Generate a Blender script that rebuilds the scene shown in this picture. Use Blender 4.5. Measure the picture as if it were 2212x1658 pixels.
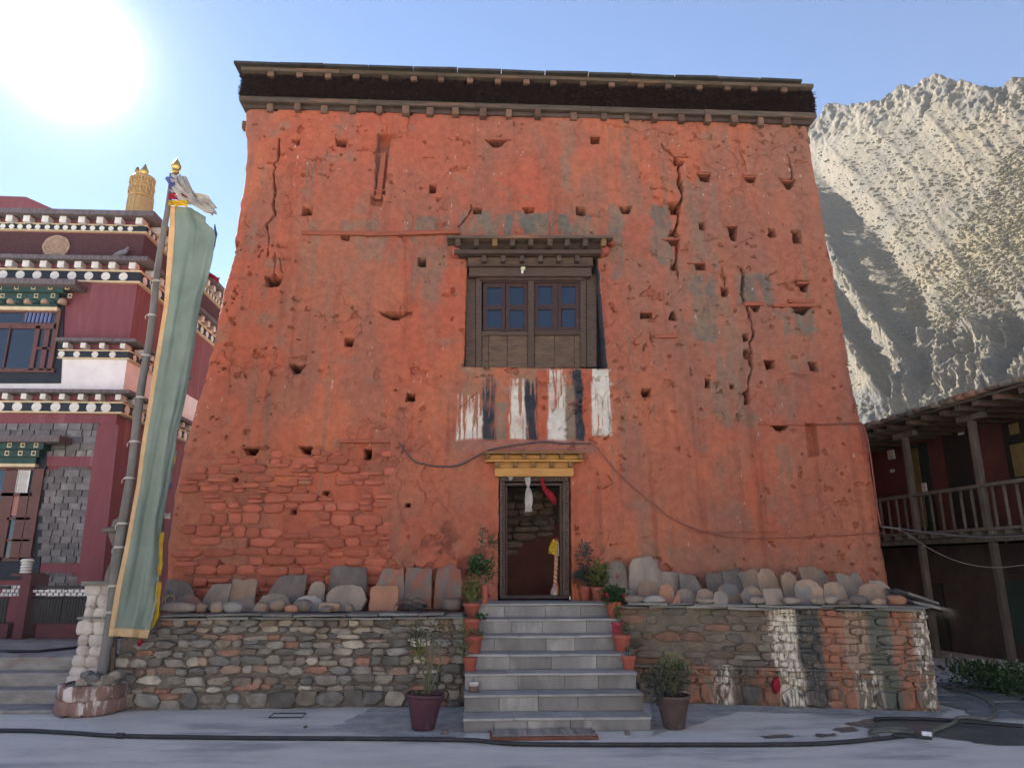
import bpy, bmesh, math, random
import numpy as np
from mathutils import Vector, Matrix, Euler, noise as mnoise
sin, cos, pi, R = math.sin, math.cos, math.pi, math.radians
for o in list(bpy.data.objects): bpy.data.objects.remove(o)
scene = bpy.context.scene
COL = scene.collection
# ------------------------------------------------------------------ camera
CAMZ, PITCH, YAW, FPX = 1.6, R(14.3), R(2.7), 1540.0
cam = bpy.data.objects.new('camera', bpy.data.cameras.new('camera')); COL.objects.link(cam)
cam.location = (0, 0, CAMZ); cam.rotation_euler = (pi/2 + PITCH, 0, -YAW)
cam.data.sensor_width = 36; cam.data.lens = FPX/2212*36; cam.data.clip_start = .05; cam.data.clip_end = 9000
scene.camera = cam
# ------------------------------------------------------------------ sky and sun
SUN_EL, SUN_AZ = R(33.5), R(-33.3)          # azimuth measured from +Y towards +X
SUN_DIR = Vector((sin(SUN_AZ)*cos(SUN_EL), cos(SUN_AZ)*cos(SUN_EL), sin(SUN_EL)))
world = bpy.data.worlds.new('World'); scene.world = world; world.use_nodes = True
nt = world.node_tree; nt.nodes.clear()
sky = nt.nodes.new('ShaderNodeTexSky'); sky.sky_type = 'NISHITA'; sky.sun_disc = False
sky.sun_elevation = SUN_EL; sky.sun_rotation = SUN_AZ
sky.altitude = 2700; sky.air_density = 0.85; sky.dust_density = 0.05; sky.ozone_density = 1.6
bg = nt.nodes.new('ShaderNodeBackground'); bg.inputs[1].default_value = 0.05
nt.links.new(sky.outputs[0], bg.inputs[0])
# hazy aureole of the sun: forward scattering, falls off with the angle from the sun
tc = nt.nodes.new('ShaderNodeTexCoord')
dot = nt.nodes.new('ShaderNodeVectorMath'); dot.operation = 'DOT_PRODUCT'
nt.links.new(tc.outputs['Generated'], dot.inputs[0]); dot.inputs[1].default_value = SUN_DIR
def wmath(op, a, b=None):
    n = nt.nodes.new('ShaderNodeMath'); n.operation = op
    for i, v in enumerate((a, b)):
        if v is None: continue
        if isinstance(v, (int, float)): n.inputs[i].default_value = v
        else: nt.links.new(v, n.inputs[i])
    return n.outputs[0]
ang = wmath('ARCCOSINE', wmath('MINIMUM', dot.outputs['Value'], 0.999999))
def lobe(amp, sig): return wmath('MULTIPLY', wmath('POWER', 2.718, wmath('MULTIPLY', wmath('POWER', wmath('DIVIDE', ang, sig), 2.0), -1.0)), amp)
glow = wmath('ADD', wmath('ADD', lobe(.5, R(2.7)), lobe(.06, R(6.2))), lobe(.014, R(14)))
bg2 = nt.nodes.new('ShaderNodeBackground'); bg2.inputs[0].default_value = (1, .985, .95, 1)
nt.links.new(glow, bg2.inputs[1])
add = nt.nodes.new('ShaderNodeAddShader'); out = nt.nodes.new('ShaderNodeOutputWorld')
nt.links.new(bg.outputs[0], add.inputs[0]); nt.links.new(bg2.outputs[0], add.inputs[1]); nt.links.new(add.outputs[0], out.inputs[0])
sl = bpy.data.lights.new('sun', 'SUN'); sl.energy = 5.0; sl.angle = R(.5); sl.color = (1, .93, .82)
so = bpy.data.objects.new('sun', sl); COL.objects.link(so); so.location = (-30, 40, 40)
so.rotation_euler = (-SUN_DIR).to_track_quat('-Z', 'Y').to_euler()
vs = scene.view_settings; vs.view_transform = 'Standard'; vs.look = 'None'; vs.exposure = 2.5; vs.gamma = 1; vs.use_curve_mapping = False
# ------------------------------------------------------------------ photo geometry: turn a picture direction into a point of a real plane
FH = Vector((sin(YAW), cos(YAW), 0)); RT = Vector((cos(YAW), -sin(YAW), 0)); ZZ = Vector((0, 0, 1))
FW = FH*cos(PITCH) + ZZ*sin(PITCH); UP = ZZ*cos(PITCH) - FH*sin(PITCH); EYE = Vector((0, 0, CAMZ))
def ray(px, py): return RT*(px-1106) + UP*(829-py) + FW*FPX
def at_y(px, py, Y): d = ray(px, py); return EYE + d*(Y/d.y)
def at_z(px, py, Z): d = ray(px, py); return EYE + d*((Z-CAMZ)/d.z)
def at_plane(px, py, p0, n): d = ray(px, py); return EYE + d*((Vector(p0)-EYE).dot(n)/d.dot(n))
FY0, FZ0, FB = 10.35, 1.1, .085              # temple front: y = FY0 + FB*(z-FZ0)
FN = Vector((0, -1, FB)).normalized()
def fac(px, py, off=0.): return at_plane(px, py, (0, FY0-off, FZ0), FN)
def facy(z, off=0.): return FY0 + FB*(z-FZ0) - off
# zoom windows of the photograph (origin, scale) in 2212-wide pixels
ZW = {3: (482.5, 111.3, .30202), 4: (1113.4, 111.3, .30202), 5: (890.8, 482.5, .2910), 6: (890.8, 927.9, .24626), 7: (853.6, 1187.7, .30202),
      11: (296.9, 1187.7, .33558), 12: (1299, 1150.6, .35236), 15: (334, 890.8, .26846), 16: (1299, 445.4, .31337), 1: (0, 296.9, .40284),
      2: (0, 890.8, .46278), 18: (0, 445.4, .2911), 13: (1781.5, 779.4, .3133), 14: (1781.5, 1224.8, .2614), 8: (1707.3, 148.5, .4701), 0: (0, 0, 1)}
def Z(k, x, y): o = ZW[k]; return (o[0]+x*o[2], o[1]+y*o[2])
# ------------------------------------------------------------------ numpy noise
def vnoise(x, y, seed=0):
    rs = np.random.RandomState(seed); T = rs.rand(256, 256).astype(np.float32)
    xi = np.floor(x).astype(int); yi = np.floor(y).astype(int); fx = x-xi; fy = y-yi
    fx = fx*fx*(3-2*fx); fy = fy*fy*(3-2*fy)
    a = T[xi & 255, yi & 255]; b = T[(xi+1) & 255, yi & 255]; c = T[xi & 255, (yi+1) & 255]; d = T[(xi+1) & 255, (yi+1) & 255]
    return (a*(1-fx)+b*fx)*(1-fy) + (c*(1-fx)+d*fx)*fy
def fbm(x, y, o=4, seed=0, gain=.5):
    s = 0; a = 1.; t = 0
    for i in range(o):
        s = s + a*vnoise(x*2**i+17.3*i, y*2**i+9.1*i, seed+i); t += a; a *= gain
    return s/t            # 0..1
def worley(x, y, seed=0):
    rs = np.random.RandomState(seed); JX = rs.rand(256, 256); JY = rs.rand(256, 256); xi = np.floor(x).astype(int); yi = np.floor(y).astype(int); f1 = np.full(x.shape, 9.); f2 = np.full(x.shape, 9.)
    for i in (-1, 0, 1):
        for j in (-1, 0, 1):
            a = (xi+i) & 255; b = (yi+j) & 255; d = np.hypot(xi+i+JX[a, b]-x, yi+j+JY[a, b]-y); m = d < f1; f2 = np.where(m, f1, np.minimum(f2, d)); f1 = np.where(m, d, f1)
    return f2-f1
def sstep(e0, e1, x): t = np.clip((x-e0)/(e1-e0), 0, 1); return t*t*(3-2*t)
# ------------------------------------------------------------------ materials
def rgba(c): return (c[0], c[1], c[2], 1)
def mat(name, c1, c2=None, scale=6., rough=.9, bump=.25, bscale=40., rnd=0., rnd_cols=None, spec=.25, metal=0., stretch=(1, 1, 1), world=False,
        c3=None, s3=1.5, t3=(.5, .62), trans=0., vcol=None, bdist=.02, detail=6):
    m = bpy.data.materials.new(name); m.use_nodes = True; t = m.node_tree; N = t.nodes; L = t.links
    p = N['Principled BSDF']; p.inputs['Roughness'].default_value = rough; p.inputs['Metallic'].default_value = metal
    p.inputs['Specular IOR Level'].default_value = spec
    if world: g = N.new('ShaderNodeNewGeometry'); src = g.outputs['Position']
    else: g = N.new('ShaderNodeTexCoord'); src = g.outputs['Object']
    mp = N.new('ShaderNodeMapping'); mp.inputs['Scale'].default_value = stretch; L.new(src, mp.inputs[0]); co = mp.outputs[0]
    if rnd or rnd_cols:
        oi = N.new('ShaderNodeObjectInfo')
        av = N.new('ShaderNodeVectorMath'); av.operation = 'ADD'; sv = N.new('ShaderNodeVectorMath'); sv.operation = 'SCALE'
        cv = N.new('ShaderNodeCombineXYZ'); L.new(oi.outputs['Random'], cv.inputs[0]); L.new(oi.outputs['Random'], cv.inputs[1]); L.new(cv.outputs[0], sv.inputs[0]); sv.inputs['Scale'].default_value = 57.
        L.new(co, av.inputs[0]); L.new(sv.outputs[0], av.inputs[1]); co = av.outputs[0]
    def mix(f, a, b, mode='MIX'):
        n = N.new('ShaderNodeMix'); n.data_type = 'RGBA'; n.blend_type = mode
        for i, v in ((0, f), (6, a), (7, b)):
            if isinstance(v, float): n.inputs[i].default_value = v
            elif isinstance(v, tuple): n.inputs[i].default_value = rgba(v)
            else: L.new(v, n.inputs[i])
        return n.outputs[2]
    def nz(s, d=detail, r=.6):
        n = N.new('ShaderNodeTexNoise'); n.inputs['Scale'].default_value = s; n.inputs['Detail'].default_value = d; n.inputs['Roughness'].default_value = r
        L.new(co, n.inputs['Vector']); return n.outputs[0]
    def ramp(v, a, b):
        n = N.new('ShaderNodeMapRange'); n.inputs[1].default_value = a; n.inputs[2].default_value = b; L.new(v, n.inputs[0]); n.interpolation_type = 'SMOOTHSTEP'; return n.outputs[0]
    if vcol:
        at = N.new('ShaderNodeVertexColor'); at.layer_name = vcol; col = at.outputs[0]
        col = mix(1., col, mix(ramp(nz(scale), .25, .75), tuple(c1), tuple(c2 or c1)), 'MULTIPLY')
    else:
        base1 = tuple(c1)
        if rnd_cols:
            cr = N.new('ShaderNodeValToRGB'); cr.color_ramp.interpolation = 'CONSTANT'; e = cr.color_ramp.elements
            n = len(rnd_cols)
            e[0].position = 0; e[0].color = rgba(rnd_cols[0]); e[1].position = 1/n; e[1].color = rgba(rnd_cols[1])
            for i in range(2, n): q = e.new(i/n); q.color = rgba(rnd_cols[i])
            L.new(oi.outputs['Random'], cr.inputs[0]); base1 = cr.outputs[0]
            k = c2 or (.7, .7, .7); base2 = mix(1., base1, tuple(k), 'MULTIPLY')
        else: base2 = tuple(c2) if c2 else tuple(c1)
        col = mix(ramp(nz(scale), .3, .7), base1, base2)
    if c3: col = mix(ramp(nz(s3, 5), *t3), col, tuple(c3))
    if rnd:
        hs = N.new('ShaderNodeHueSaturation'); mr = N.new('ShaderNodeMapRange'); mr.inputs[3].default_value = 1-rnd; mr.inputs[4].default_value = 1+rnd
        wn = N.new('ShaderNodeTexWhiteNoise'); wn.noise_dimensions = '1D'; L.new(oi.outputs['Random'], wn.inputs['W'])
        L.new(wn.outputs['Value'], mr.inputs[0]); L.new(mr.outputs[0], hs.inputs['Value']); L.new(col, hs.inputs['Color']); col = hs.outputs[0]
    L.new(col, p.inputs['Base Color'])
    if bump:
        b = N.new('ShaderNodeBump'); b.inputs['Strength'].default_value = bump; b.inputs['Distance'].default_value = bdist
        L.new(nz(bscale, 8, .65), b.inputs['Height']); L.new(b.outputs[0], p.inputs['Normal'])
    if trans:
        tr = N.new('ShaderNodeBsdfTranslucent'); L.new(col, tr.inputs[0]); ms = N.new('ShaderNodeMixShader'); ms.inputs[0].default_value = trans
        L.new(p.outputs[0], ms.inputs[1]); L.new(tr.outputs[0], ms.inputs[2]); L.new(ms.outputs[0], N['Material Output'].inputs[0])
    return m
# ------------------------------------------------------------------ object helpers
def tag(o, label=None, cat=None, group=None, kind=None):
    if label: o['label'] = label
    if cat: o['category'] = cat
    if group: o['group'] = group
    if kind: o['kind'] = kind
    return o
def link(name, me, parent=None, loc=(0, 0, 0)):
    o = bpy.data.objects.new(name, me); COL.objects.link(o)
    if parent is not None: o.parent = parent
    o.location = loc
    if parent is not None:
        w = parent
        off = Vector((0, 0, 0))
        while w is not None: off += w.location; w = w.parent
        o.location = Vector(loc) - off
    return o
def empty(name, loc, label=None, cat=None, group=None):
    o = bpy.data.objects.new(name, None); COL.objects.link(o); o.location = loc; o.empty_display_size = .2
    return tag(o, label, cat, group)
def fixn(me):
    bm = bmesh.new(); bm.from_mesh(me); bmesh.ops.recalc_face_normals(bm, faces=bm.faces); bm.to_mesh(me); bm.free()
class MB:
    def __init__(s): s.v = []; s.f = []
    def add(s, vs, fs): n = len(s.v); s.v += [tuple(v) for v in vs]; s.f += [tuple(i+n for i in f) for f in fs]; return s
    def quadbox(s, q, t):
        """q: four front corners (bl, br, tr, tl); t: vector from front to back"""
        t = Vector(t); q = [Vector(a) for a in q]
        return s.add(q+[a+t for a in q], [(0, 1, 2, 3), (7, 6, 5, 4), (0, 4, 5, 1), (1, 5, 6, 2), (2, 6, 7, 3), (3, 7, 4, 0)])
    def box(s, x0, x1, y0, y1, z0, z1, rz=0, c=None):
        q = [(x0, y0, z0), (x1, y0, z0), (x1, y1, z0), (x0, y1, z0), (x0, y0, z1), (x1, y0, z1), (x1, y1, z1), (x0, y1, z1)]
        if rz:
            c = c or ((x0+x1)/2, (y0+y1)/2)
            q = [(c[0]+(x-c[0])*cos(rz)-(y-c[1])*sin(rz), c[1]+(x-c[0])*sin(rz)+(y-c[1])*cos(rz), z) for x, y, z in q]
        return s.add(q, [(0, 3, 2, 1), (4, 5, 6, 7), (0, 1, 5, 4), (1, 2, 6, 5), (2, 3, 7, 6), (3, 0, 4, 7)])
    def tube(s, pts, r, n=8, cap=True):
        pts = [Vector(p) for p in pts]; rr = r if isinstance(r, (list, tuple)) else [r]*len(pts)
        base = len(s.v); prev = None
        for i, p in enumerate(pts):
            d = (pts[min(i+1, len(pts)-1)]-pts[max(i-1, 0)]).normalized()
            if prev is None: a = d.orthogonal().normalized()
            else: a = (prev - d*prev.dot(d)); a = a.normalized() if a.length > 1e-6 else d.orthogonal().normalized()
            prev = a; b = d.cross(a)
            for k in range(n): th = 2*pi*k/n; s.v.append(tuple(p+(a*cos(th)+b*sin(th))*rr[i]))
        for i in range(len(pts)-1):
            for k in range(n): k2 = (k+1) % n; s.f.append((base+i*n+k, base+i*n+k2, base+(i+1)*n+k2, base+(i+1)*n+k))
        if cap: s.f.append(tuple(base+k for k in reversed(range(n)))); s.f.append(tuple(base+(len(pts)-1)*n+k for k in range(n)))
        return s
    def lathe(s, prof, n=20, c=(0, 0, 0), sq=None):
        base = len(s.v)
        for r, z in prof:
            for k in range(n):
                th = 2*pi*(k+.5)/n; f = 1.
                if sq: f = 1/max(abs(cos(th)), abs(sin(th)))**sq
                s.v.append((c[0]+r*f*cos(th), c[1]+r*f*sin(th), c[2]+z))
        for i in range(len(prof)-1):
            for k in range(n): k2 = (k+1) % n; s.f.append((base+i*n+k, base+i*n+k2, base+(i+1)*n+k2, base+(i+1)*n+k))
        s.f.append(tuple(base+k for k in reversed(range(n)))); s.f.append(tuple(base+(len(prof)-1)*n+k for k in range(n)))
        return s
    def mesh(s, name, m=None, smooth=False, fix=True):
        me = bpy.data.meshes.new(name); me.from_pydata(s.v, [], s.f)
        if fix: fixn(me)
        if m: me.materials.append(m)
        if smooth: me.polygons.foreach_set('use_smooth', [True]*len(me.polygons))
        me.update(); return me
    def build(s, name, m, parent=None, smooth=False, org=None, fix=True):
        """vertices are in world coordinates; the object's origin is put at org (default: base centre)"""
        v = np.array(s.v)
        if org is None: org = ((v[:, 0].min()+v[:, 0].max())/2, (v[:, 1].min()+v[:, 1].max())/2, v[:, 2].min())
        s.v = [tuple(x) for x in (v-np.array(org))]
        return link(name, s.mesh(name, m, smooth, fix), parent, org)
def sharp(o, a=40):
    me = o.data; me.polygons.foreach_set('use_smooth', [True]*len(me.polygons))
    try: me.set_sharp_from_angle(angle=R(a))
    except Exception: pass
    return o
def bevel(o, w=.008, seg=2):
    b = o.modifiers.new('bevel', 'BEVEL'); b.width = w; b.segments = seg; b.limit_method = 'ANGLE'; b.angle_limit = R(35); return o
def gridmesh(name, V, m, cols=None, mask=None, smooth=True):
    """V: (rows, cols, 3) numpy array"""
    r, c = V.shape[:2]; idx = np.arange(r*c).reshape(r, c)
    f = np.stack([idx[:-1, :-1], idx[:-1, 1:], idx[1:, 1:], idx[1:, :-1]], -1).reshape(-1, 4)
    if mask is not None: f = f[~mask.reshape(-1)]
    me = bpy.data.meshes.new(name); me.vertices.add(r*c); me.vertices.foreach_set('co', V.reshape(-1).astype(np.float32))
    me.loops.add(f.size); me.loops.foreach_set('vertex_index', f.reshape(-1).astype(np.int32))
    me.polygons.add(len(f)); me.polygons.foreach_set('loop_start', np.arange(0, f.size, 4, dtype=np.int32))
    if smooth: me.polygons.foreach_set('use_smooth', np.ones(len(f), dtype=bool))
    me.update(calc_edges=True)
    if cols is not None:
        a = me.color_attributes.new('Col', 'FLOAT_COLOR', 'POINT'); cc = np.ones((r*c, 4), np.float32); cc[:, :3] = cols.reshape(-1, 3); a.data.foreach_set('color', cc.reshape(-1))
    me.materials.append(m); return me
# ================================================================== materials used in many places
M = {}
M['wall'] = mat('red_plaster', (1, 1, 1), (.74, .74, .74), scale=9, rough=.97, bump=.6, bscale=42, vcol='Col', world=True, bdist=.035)
M['redstone'] = mat('red_painted_stone', (.37, .105, .064), (.28, .082, .052), scale=5, rough=.95, bump=.6, bscale=22, rnd=.2, c3=(.27, .115, .07), s3=3., t3=(.56, .72))
M['oldwood'] = mat('weathered_brown_wood', (.092, .06, .044), (.052, .035, .028), scale=9, rough=.75, bump=.4, bscale=30, rnd=.2, stretch=(1, 1, 6))
M['oldwood_h'] = mat('weathered_brown_wood_across', (.09, .056, .042), (.05, .033, .027), scale=9, rough=.75, bump=.4, bscale=30, rnd=.2, stretch=(.5, 1, 7))
M['dustwood'] = mat('dusty_brown_board', (.13, .085, .056), (.075, .05, .036), scale=5, rough=.85, bump=.3, bscale=30, rnd=.15, stretch=(1, 1, 3))
M['paintwood'] = mat('dark_brown_paint', (.058, .03, .026), (.04, .022, .02), scale=8, rough=.5, bump=.15, bscale=40)
M['newwood'] = mat('yellow_pine', (.47, .25, .075), (.36, .17, .045), scale=5, rough=.6, bump=.2, bscale=30, rnd=.12, stretch=(.6, 1, 9))
M['newwood_d'] = mat('stained_pine_beam_end', (.2, .11, .045), (.13, .07, .03), scale=9, rough=.7, bump=.2, bscale=30, rnd=.15)
M['greywood'] = mat('bleached_grey_wood', (.11, .083, .06), (.06, .046, .036), scale=6, rough=.9, bump=.5, bscale=30, rnd=.2, stretch=(.5, 1, 6), c3=(.2, .1, .06), s3=2., t3=(.55, .7))
M['beamend'] = mat('eaves_beam_end', (.15, .085, .055), (.09, .055, .04), scale=9, rough=.9, bump=.4, bscale=30, rnd=.3)
M['redwood'] = mat('red_painted_plank', (.33, .1, .055), (.22, .065, .04), scale=8, rough=.9, bump=.5, bscale=30, stretch=(.5, 1, 6))
M['brush'] = mat('dark_brushwood', (.036, .02, .017), (.014, .009, .009), scale=60, rough=.95, bump=.9, bscale=90, world=True)
M['slate'] = mat('slate', (.15, .15, .148), (.095, .095, .1), scale=4, rough=.85, bump=.4, bscale=18, rnd=.25, stretch=(3, 3, 1))
M['glass'] = mat('window_glass', (.012, .02, .035), rough=.03, bump=.03, bscale=2., spec=.8)
M['white'] = mat('white_enamel', (.75, .74, .7), rough=.4, bump=0)
M['carved'] = mat('carved_door_frame', (.1, .066, .048), (.06, .04, .032), scale=12, rough=.75, bump=.3, bscale=50)
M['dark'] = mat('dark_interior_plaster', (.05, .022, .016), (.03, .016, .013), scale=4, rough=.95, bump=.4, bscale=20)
RED, REDD, ORANGE, MUD, GREY, WHITE, BLACK, TAN = [np.array(c) for c in ((.41, .108, .06), (.25, .075, .047), (.45, .14, .072), (.215, .155, .11), (.125, .13, .108), (.62, .57, .49), (.035, .038, .048), (.3, .185, .12))]

# ================================================================== temple
temple = empty('temple', (.8, 10.35, 1.0), 'large ochre-red mud-plastered temple with sloping walls and dark brushwood parapet', 'temple')
ZTOP = 9.45
Lp = [(528, 240), (530, 300), (530, 345), (524, 400), (512, 470), (502, 540), (492, 590), (480, 625), (476, 660), (466, 700), (456, 755), (430, 850), (404, 930), (390, 985), (372, 1065), (360, 1130), (354, 1200), (350, 1280), (348, 1380)]
Rp = [(1750, 262), (1752, 300), (1758, 340), (1764, 372), (1776, 430), (1790, 520), (1803, 580), (1812, 640), (1826, 705), (1836, 770), (1850, 850), (1864, 905), (1878, 950), (1888, 1010), (1896, 1060), (1904, 1120), (1908, 1160), (1912, 1195), (1922, 1240), (1926, 1280), (1930, 1380)]
def edge(pl):
    q = [fac(*p) for p in pl]; q.sort(key=lambda a: a.z); return np.array([a.z for a in q]), np.array([a.x for a in q])
Lz, Lx = edge(Lp); Rz, Rx = edge(Rp)
NR, NC = 660, 940
zz = np.linspace(.75, ZTOP, NR); uu = np.linspace(0, 1, NC)
xl = np.interp(zz, Lz, Lx); xr = np.interp(zz, Rz, Rx)
X = xl[:, None] + (xr-xl)[:, None]*uu[None, :]; ZG = np.repeat(zz[:, None], NC, 1)
H = (fbm(X*.55, ZG*.55, 3, 1)-.5)*.055 + (fbm(X*2.6, ZG*2.6, 5, 5)-.5)*.03 + (fbm(X*14, ZG*9, 3, 9)-.5)*.013 + (fbm(X*44, ZG*30, 2, 11)-.5)*.007
C = np.zeros((NR, NC, 3))
n1 = fbm(X*.5, ZG*.5, 4, 21)[..., None]; n2 = fbm(X*5, ZG*.45, 4, 31)[..., None]; n3 = fbm(X*3, ZG*3, 5, 41)[..., None]
def lerp(a, b, t): return a*(1-t)+b*t
C[:] = lerp(RED, ORANGE, sstep(.4, .68, n1))
C = lerp(C, REDD, .55*sstep(.55, .8, n2)*sstep(.3, .6, n3))
C = lerp(C, MUD, .5*sstep(.62, .8, n3))
C = lerp(C, np.array((.30, .125, .082)), .6*sstep(.42, .66, fbm(X*.45+9, ZG*.32, 4, 23)[..., None]+.12*sstep(1.5, 4, X)[..., None]))
C = lerp(C, np.array((.24, .12, .085)), .5*sstep(.52, .7, fbm(X*2.2, ZG*.7, 4, 27)[..., None]+.08*sstep(1.5, 4, X)[..., None]))
wob = (fbm(X*5, ZG*5, 5, 51, .55)-.5); wob2 = (fbm(X*5, ZG*5, 5, 61, .55)-.5)
def P2(px, py): a = fac(px, py); return a.x, a.z
def rectmask(x0, y0, x1, y1, soft=.03, jag=.06):
    """photo rectangle -> soft mask on the wall"""
    a = P2(x0, y1); b = P2(x1, y0); xx = X+wob*jag; zc = ZG+wob2*jag
    d = np.minimum(np.minimum(xx-a[0], b[0]-xx), np.minimum(zc-a[1], b[1]-zc)); return sstep(-soft, soft, d)
# worn grey mud where the paint has washed off
for (x0, y0, x1, y1, s) in ((1000, 462, 1292, 506, .95), (872, 468, 985, 500, .75), (645, 478, 694, 502, .6), (733, 478, 812, 499, .6), (860, 440, 885, 560, .45), (640, 500, 690, 620, .5), (735, 506, 860, 565, .5), (885, 505, 965, 650, .55),
        (1322, 445, 1342, 600, .85), (1412, 440, 1446, 570, .8), (1500, 395, 1545, 585, .55), (1500, 592, 1545, 740, .8), (1540, 640, 1600, 920, .6), (1600, 590, 1662, 660, .75), (1688, 668, 1758, 722, .95), (1700, 720, 1755, 800, .4),
        (1212, 262, 1232, 420, .65), (1160, 245, 1170, 320, .5), (536, 475, 556, 560, .6), (800, 440, 840, 600, .35), (560, 600, 660, 760, .25), (740, 560, 800, 640, .3), (1360, 560, 1420, 800, .35), (1440, 560, 1480, 760, .35), (1560, 960, 1700, 1110, .3), (1500, 760, 1720, 900, .3), (1300, 1180, 1900, 1260, .3), (1380, 1080, 1440, 1240, .45), (1560, 1240, 1700, 1300, .5), (350, 1240, 800, 1300, .3)):
    m = rectmask(x0, y0, x1, y1, .05, .22)*sstep(.3, .62, fbm(X*9, ZG*2.2, 4, int(x0)) + s*.22 - .1)
    C = lerp(C, lerp(GREY, MUD, sstep(.35, .65, n3))if s > .7 else MUD, (m*s)[..., None]); H -= m*s*.018*sstep(.4, .7, fbm(X*12, ZG*12, 3, 77))
# vertical rain streaks
m = sstep(.6, .78, fbm(X*9, ZG*.35, 4, 101))*sstep(.35, .6, fbm(X*.8, ZG*.8, 3, 111)); C = lerp(C, REDD*.9, (.45*m)[..., None])
m = sstep(.64, .8, fbm(X*13, ZG*.5, 4, 121))*sstep(.45, .6, fbm(X*.9, ZG*.9, 3, 131)); C = lerp(C, MUD*.9, (.6*m)[..., None])
# small white drips
m = sstep(.86, .92, fbm(X*30, ZG*9, 2, 141))*sstep(.5, .62, fbm(X*.7, ZG*.7, 3, 151)); C = lerp(C, WHITE*.8, (.7*m)[..., None])
# worn tan plaster and painted stripes below the window
C = lerp(C, TAN*.9, (rectmask(1003, 797, 1262, 850, .06, .35)*.75*sstep(.3, .6, n3[..., 0]+.15))[..., None])
C = lerp(C, lerp(TAN*.9, RED, .35), (rectmask(1000, 840, 1245, 950, .1, .4)*.7*sstep(.3, .6, n3[..., 0]+.12))[..., None])
drip = fbm(X*42, ZG*2.0, 3, 161)
def stripe(x0, y0, x1, y1, c, th, fade=0.):
    m = rectmask(x0, y0, x1, y1, .022, .07)*(.55+.45*sstep(.35, .6, n3[..., 0]+.1))
    top = P2(x0, y0)[1]; bot = P2(x0, y1)[1]; k = (ZG-bot)/(top-bot)
    global C
    C = lerp(C, c, (m*sstep(th-.04, th+.04, drip+.22*(1-k)*fade+(0 if fade else .2)))[..., None])
stripe(1071, 870, 1095, 950, MUD, .4); stripe(1095, 850, 1102, 950, RED, .2); stripe(1160, 800, 1186, 950, RED, .25); stripe(1256, 800, 1281, 950, RED, .2)
stripe(987, 850, 1042, 948, WHITE, .6, 1); stripe(1102, 817, 1136, 948, WHITE, .5, 1); stripe(1186, 797, 1221, 952, WHITE, .43, 1); stripe(1281, 797, 1316, 940, WHITE, .47, 1)
stripe(1042, 815, 1071, 950, BLACK, .44, .7); stripe(1136, 817, 1160, 950, BLACK, .40, .6); stripe(1239, 797, 1257, 952, BLACK, .3, .4); stripe(1222, 830, 1239, 950, MUD, .3)
# dark wet blotches beside the door, lilac-grey band over the door canopy
C = lerp(C, REDD*.62, (rectmask(920, 1150, 1075, 1260, .12, .5)*sstep(.48, .62, fbm(X*5, ZG*5, 4, 171))*.8)[..., None])
C = lerp(C, np.array((.27, .14, .115)), (rectmask(980, 953, 1290, 975, .05, .12)*.6)[..., None])
C = lerp(C, ORANGE, (rectmask(860, 985, 1060, 1080, .3, .4)*.6)[..., None])
# eroded band and shallow mud cracks
def cracks(s, seed, w):
    jx = X*s + (fbm(X*s*1.5, ZG*s*1.5, 4, seed)-.5)*.9; jz = ZG*s*1.15 + (fbm(X*s*1.5, ZG*s*1.5, 4, seed+7)-.5)*.9
    return 1-sstep(0, w, worley(jx, jz, seed+13))
cm = sstep(.5, .62, fbm(X*.9, ZG*.9, 3, 181)) + rectmask(560, 250, 1760, 300, .1, .3)*.8 + rectmask(1440, 260, 1760, 600, .2, .5)*.6 + rectmask(880, 460, 1300, 640, .2, .4)*.5 + rectmask(1480, 560, 1840, 900, .2, .5)*.5
H -= cracks(1.6, 191, .03)*np.clip(cm, 0, 1)*sstep(.42, .56, fbm(X*1.2, ZG*1.2, 3, 223))*.03; H -= cracks(4.2, 211, .075)*np.clip(cm, 0, 1)*sstep(.5, .62, fbm(X*1.5, ZG*1.5, 3, 221))*.018; H -= cracks(9., 217, .10)*sstep(.56, .66, fbm(X*1.1, ZG*1.1, 3, 227))*.008
# pits and scars
pit = sstep(.725, .75, fbm(X*7, ZG*10, 4, 231))*sstep(.36, .55, fbm(X*.8, ZG*.8, 3, 241)+.1*sstep(2, 4, X)); H -= pit*.06
H += sstep(.5, .56, fbm(X*1.3, ZG*2.2, 5, 251))*.010          # later plaster coats
def line(pts, w, dep, k=3, jag=.05, soft=.75):
    global H
    q = [P2(*Z(k, *p)) for p in pts]; xx = X+wob*jag*2; zc = ZG+wob2*jag*2; best = np.full(X.shape, 9.)
    for (ax, az), (bx, bz) in zip(q[:-1], q[1:]):
        dx, dz = bx-ax, bz-az; t = np.clip(((xx-ax)*dx+(zc-az)*dz)/(dx*dx+dz*dz+1e-9), 0, 1)
        best = np.minimum(best, np.hypot(xx-ax-t*dx, zc-az-t*dz))
    ww = w*np.clip(.05+1.15*(fbm(X*7, ZG*7, 4, 261)-.15), .12, 1.); H -= (1-sstep(ww*soft, ww, best))*dep
line([(405, 630), (395, 780)], .05, .16); line([(395, 780), (360, 805), (375, 835), (360, 870), (365, 940), (375, 1000), (360, 1080), (365, 1165), (315, 1225), (318, 1330), (325, 1400), (328, 1450)], .034, .15)
line([(1050, 660), (1070, 690), (1130, 750), (1160, 790), (1175, 900), (1180, 960), (1190, 1050), (1175, 1100), (1165, 1210), (1140, 1290), (1150, 1340), (1165, 1430), (1150, 1520)], .048, .2, 4)
line([(520, 330), (520, 430), (525, 520)], .035, .15, 16)
line([(965, 440), (990, 480), (970, 620), (1010, 700), (1035, 800), (1045, 880), (1020, 950), (1035, 1030), (1030, 1100), (1010, 1240), (990, 1320)], .05, .2, 16)
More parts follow.
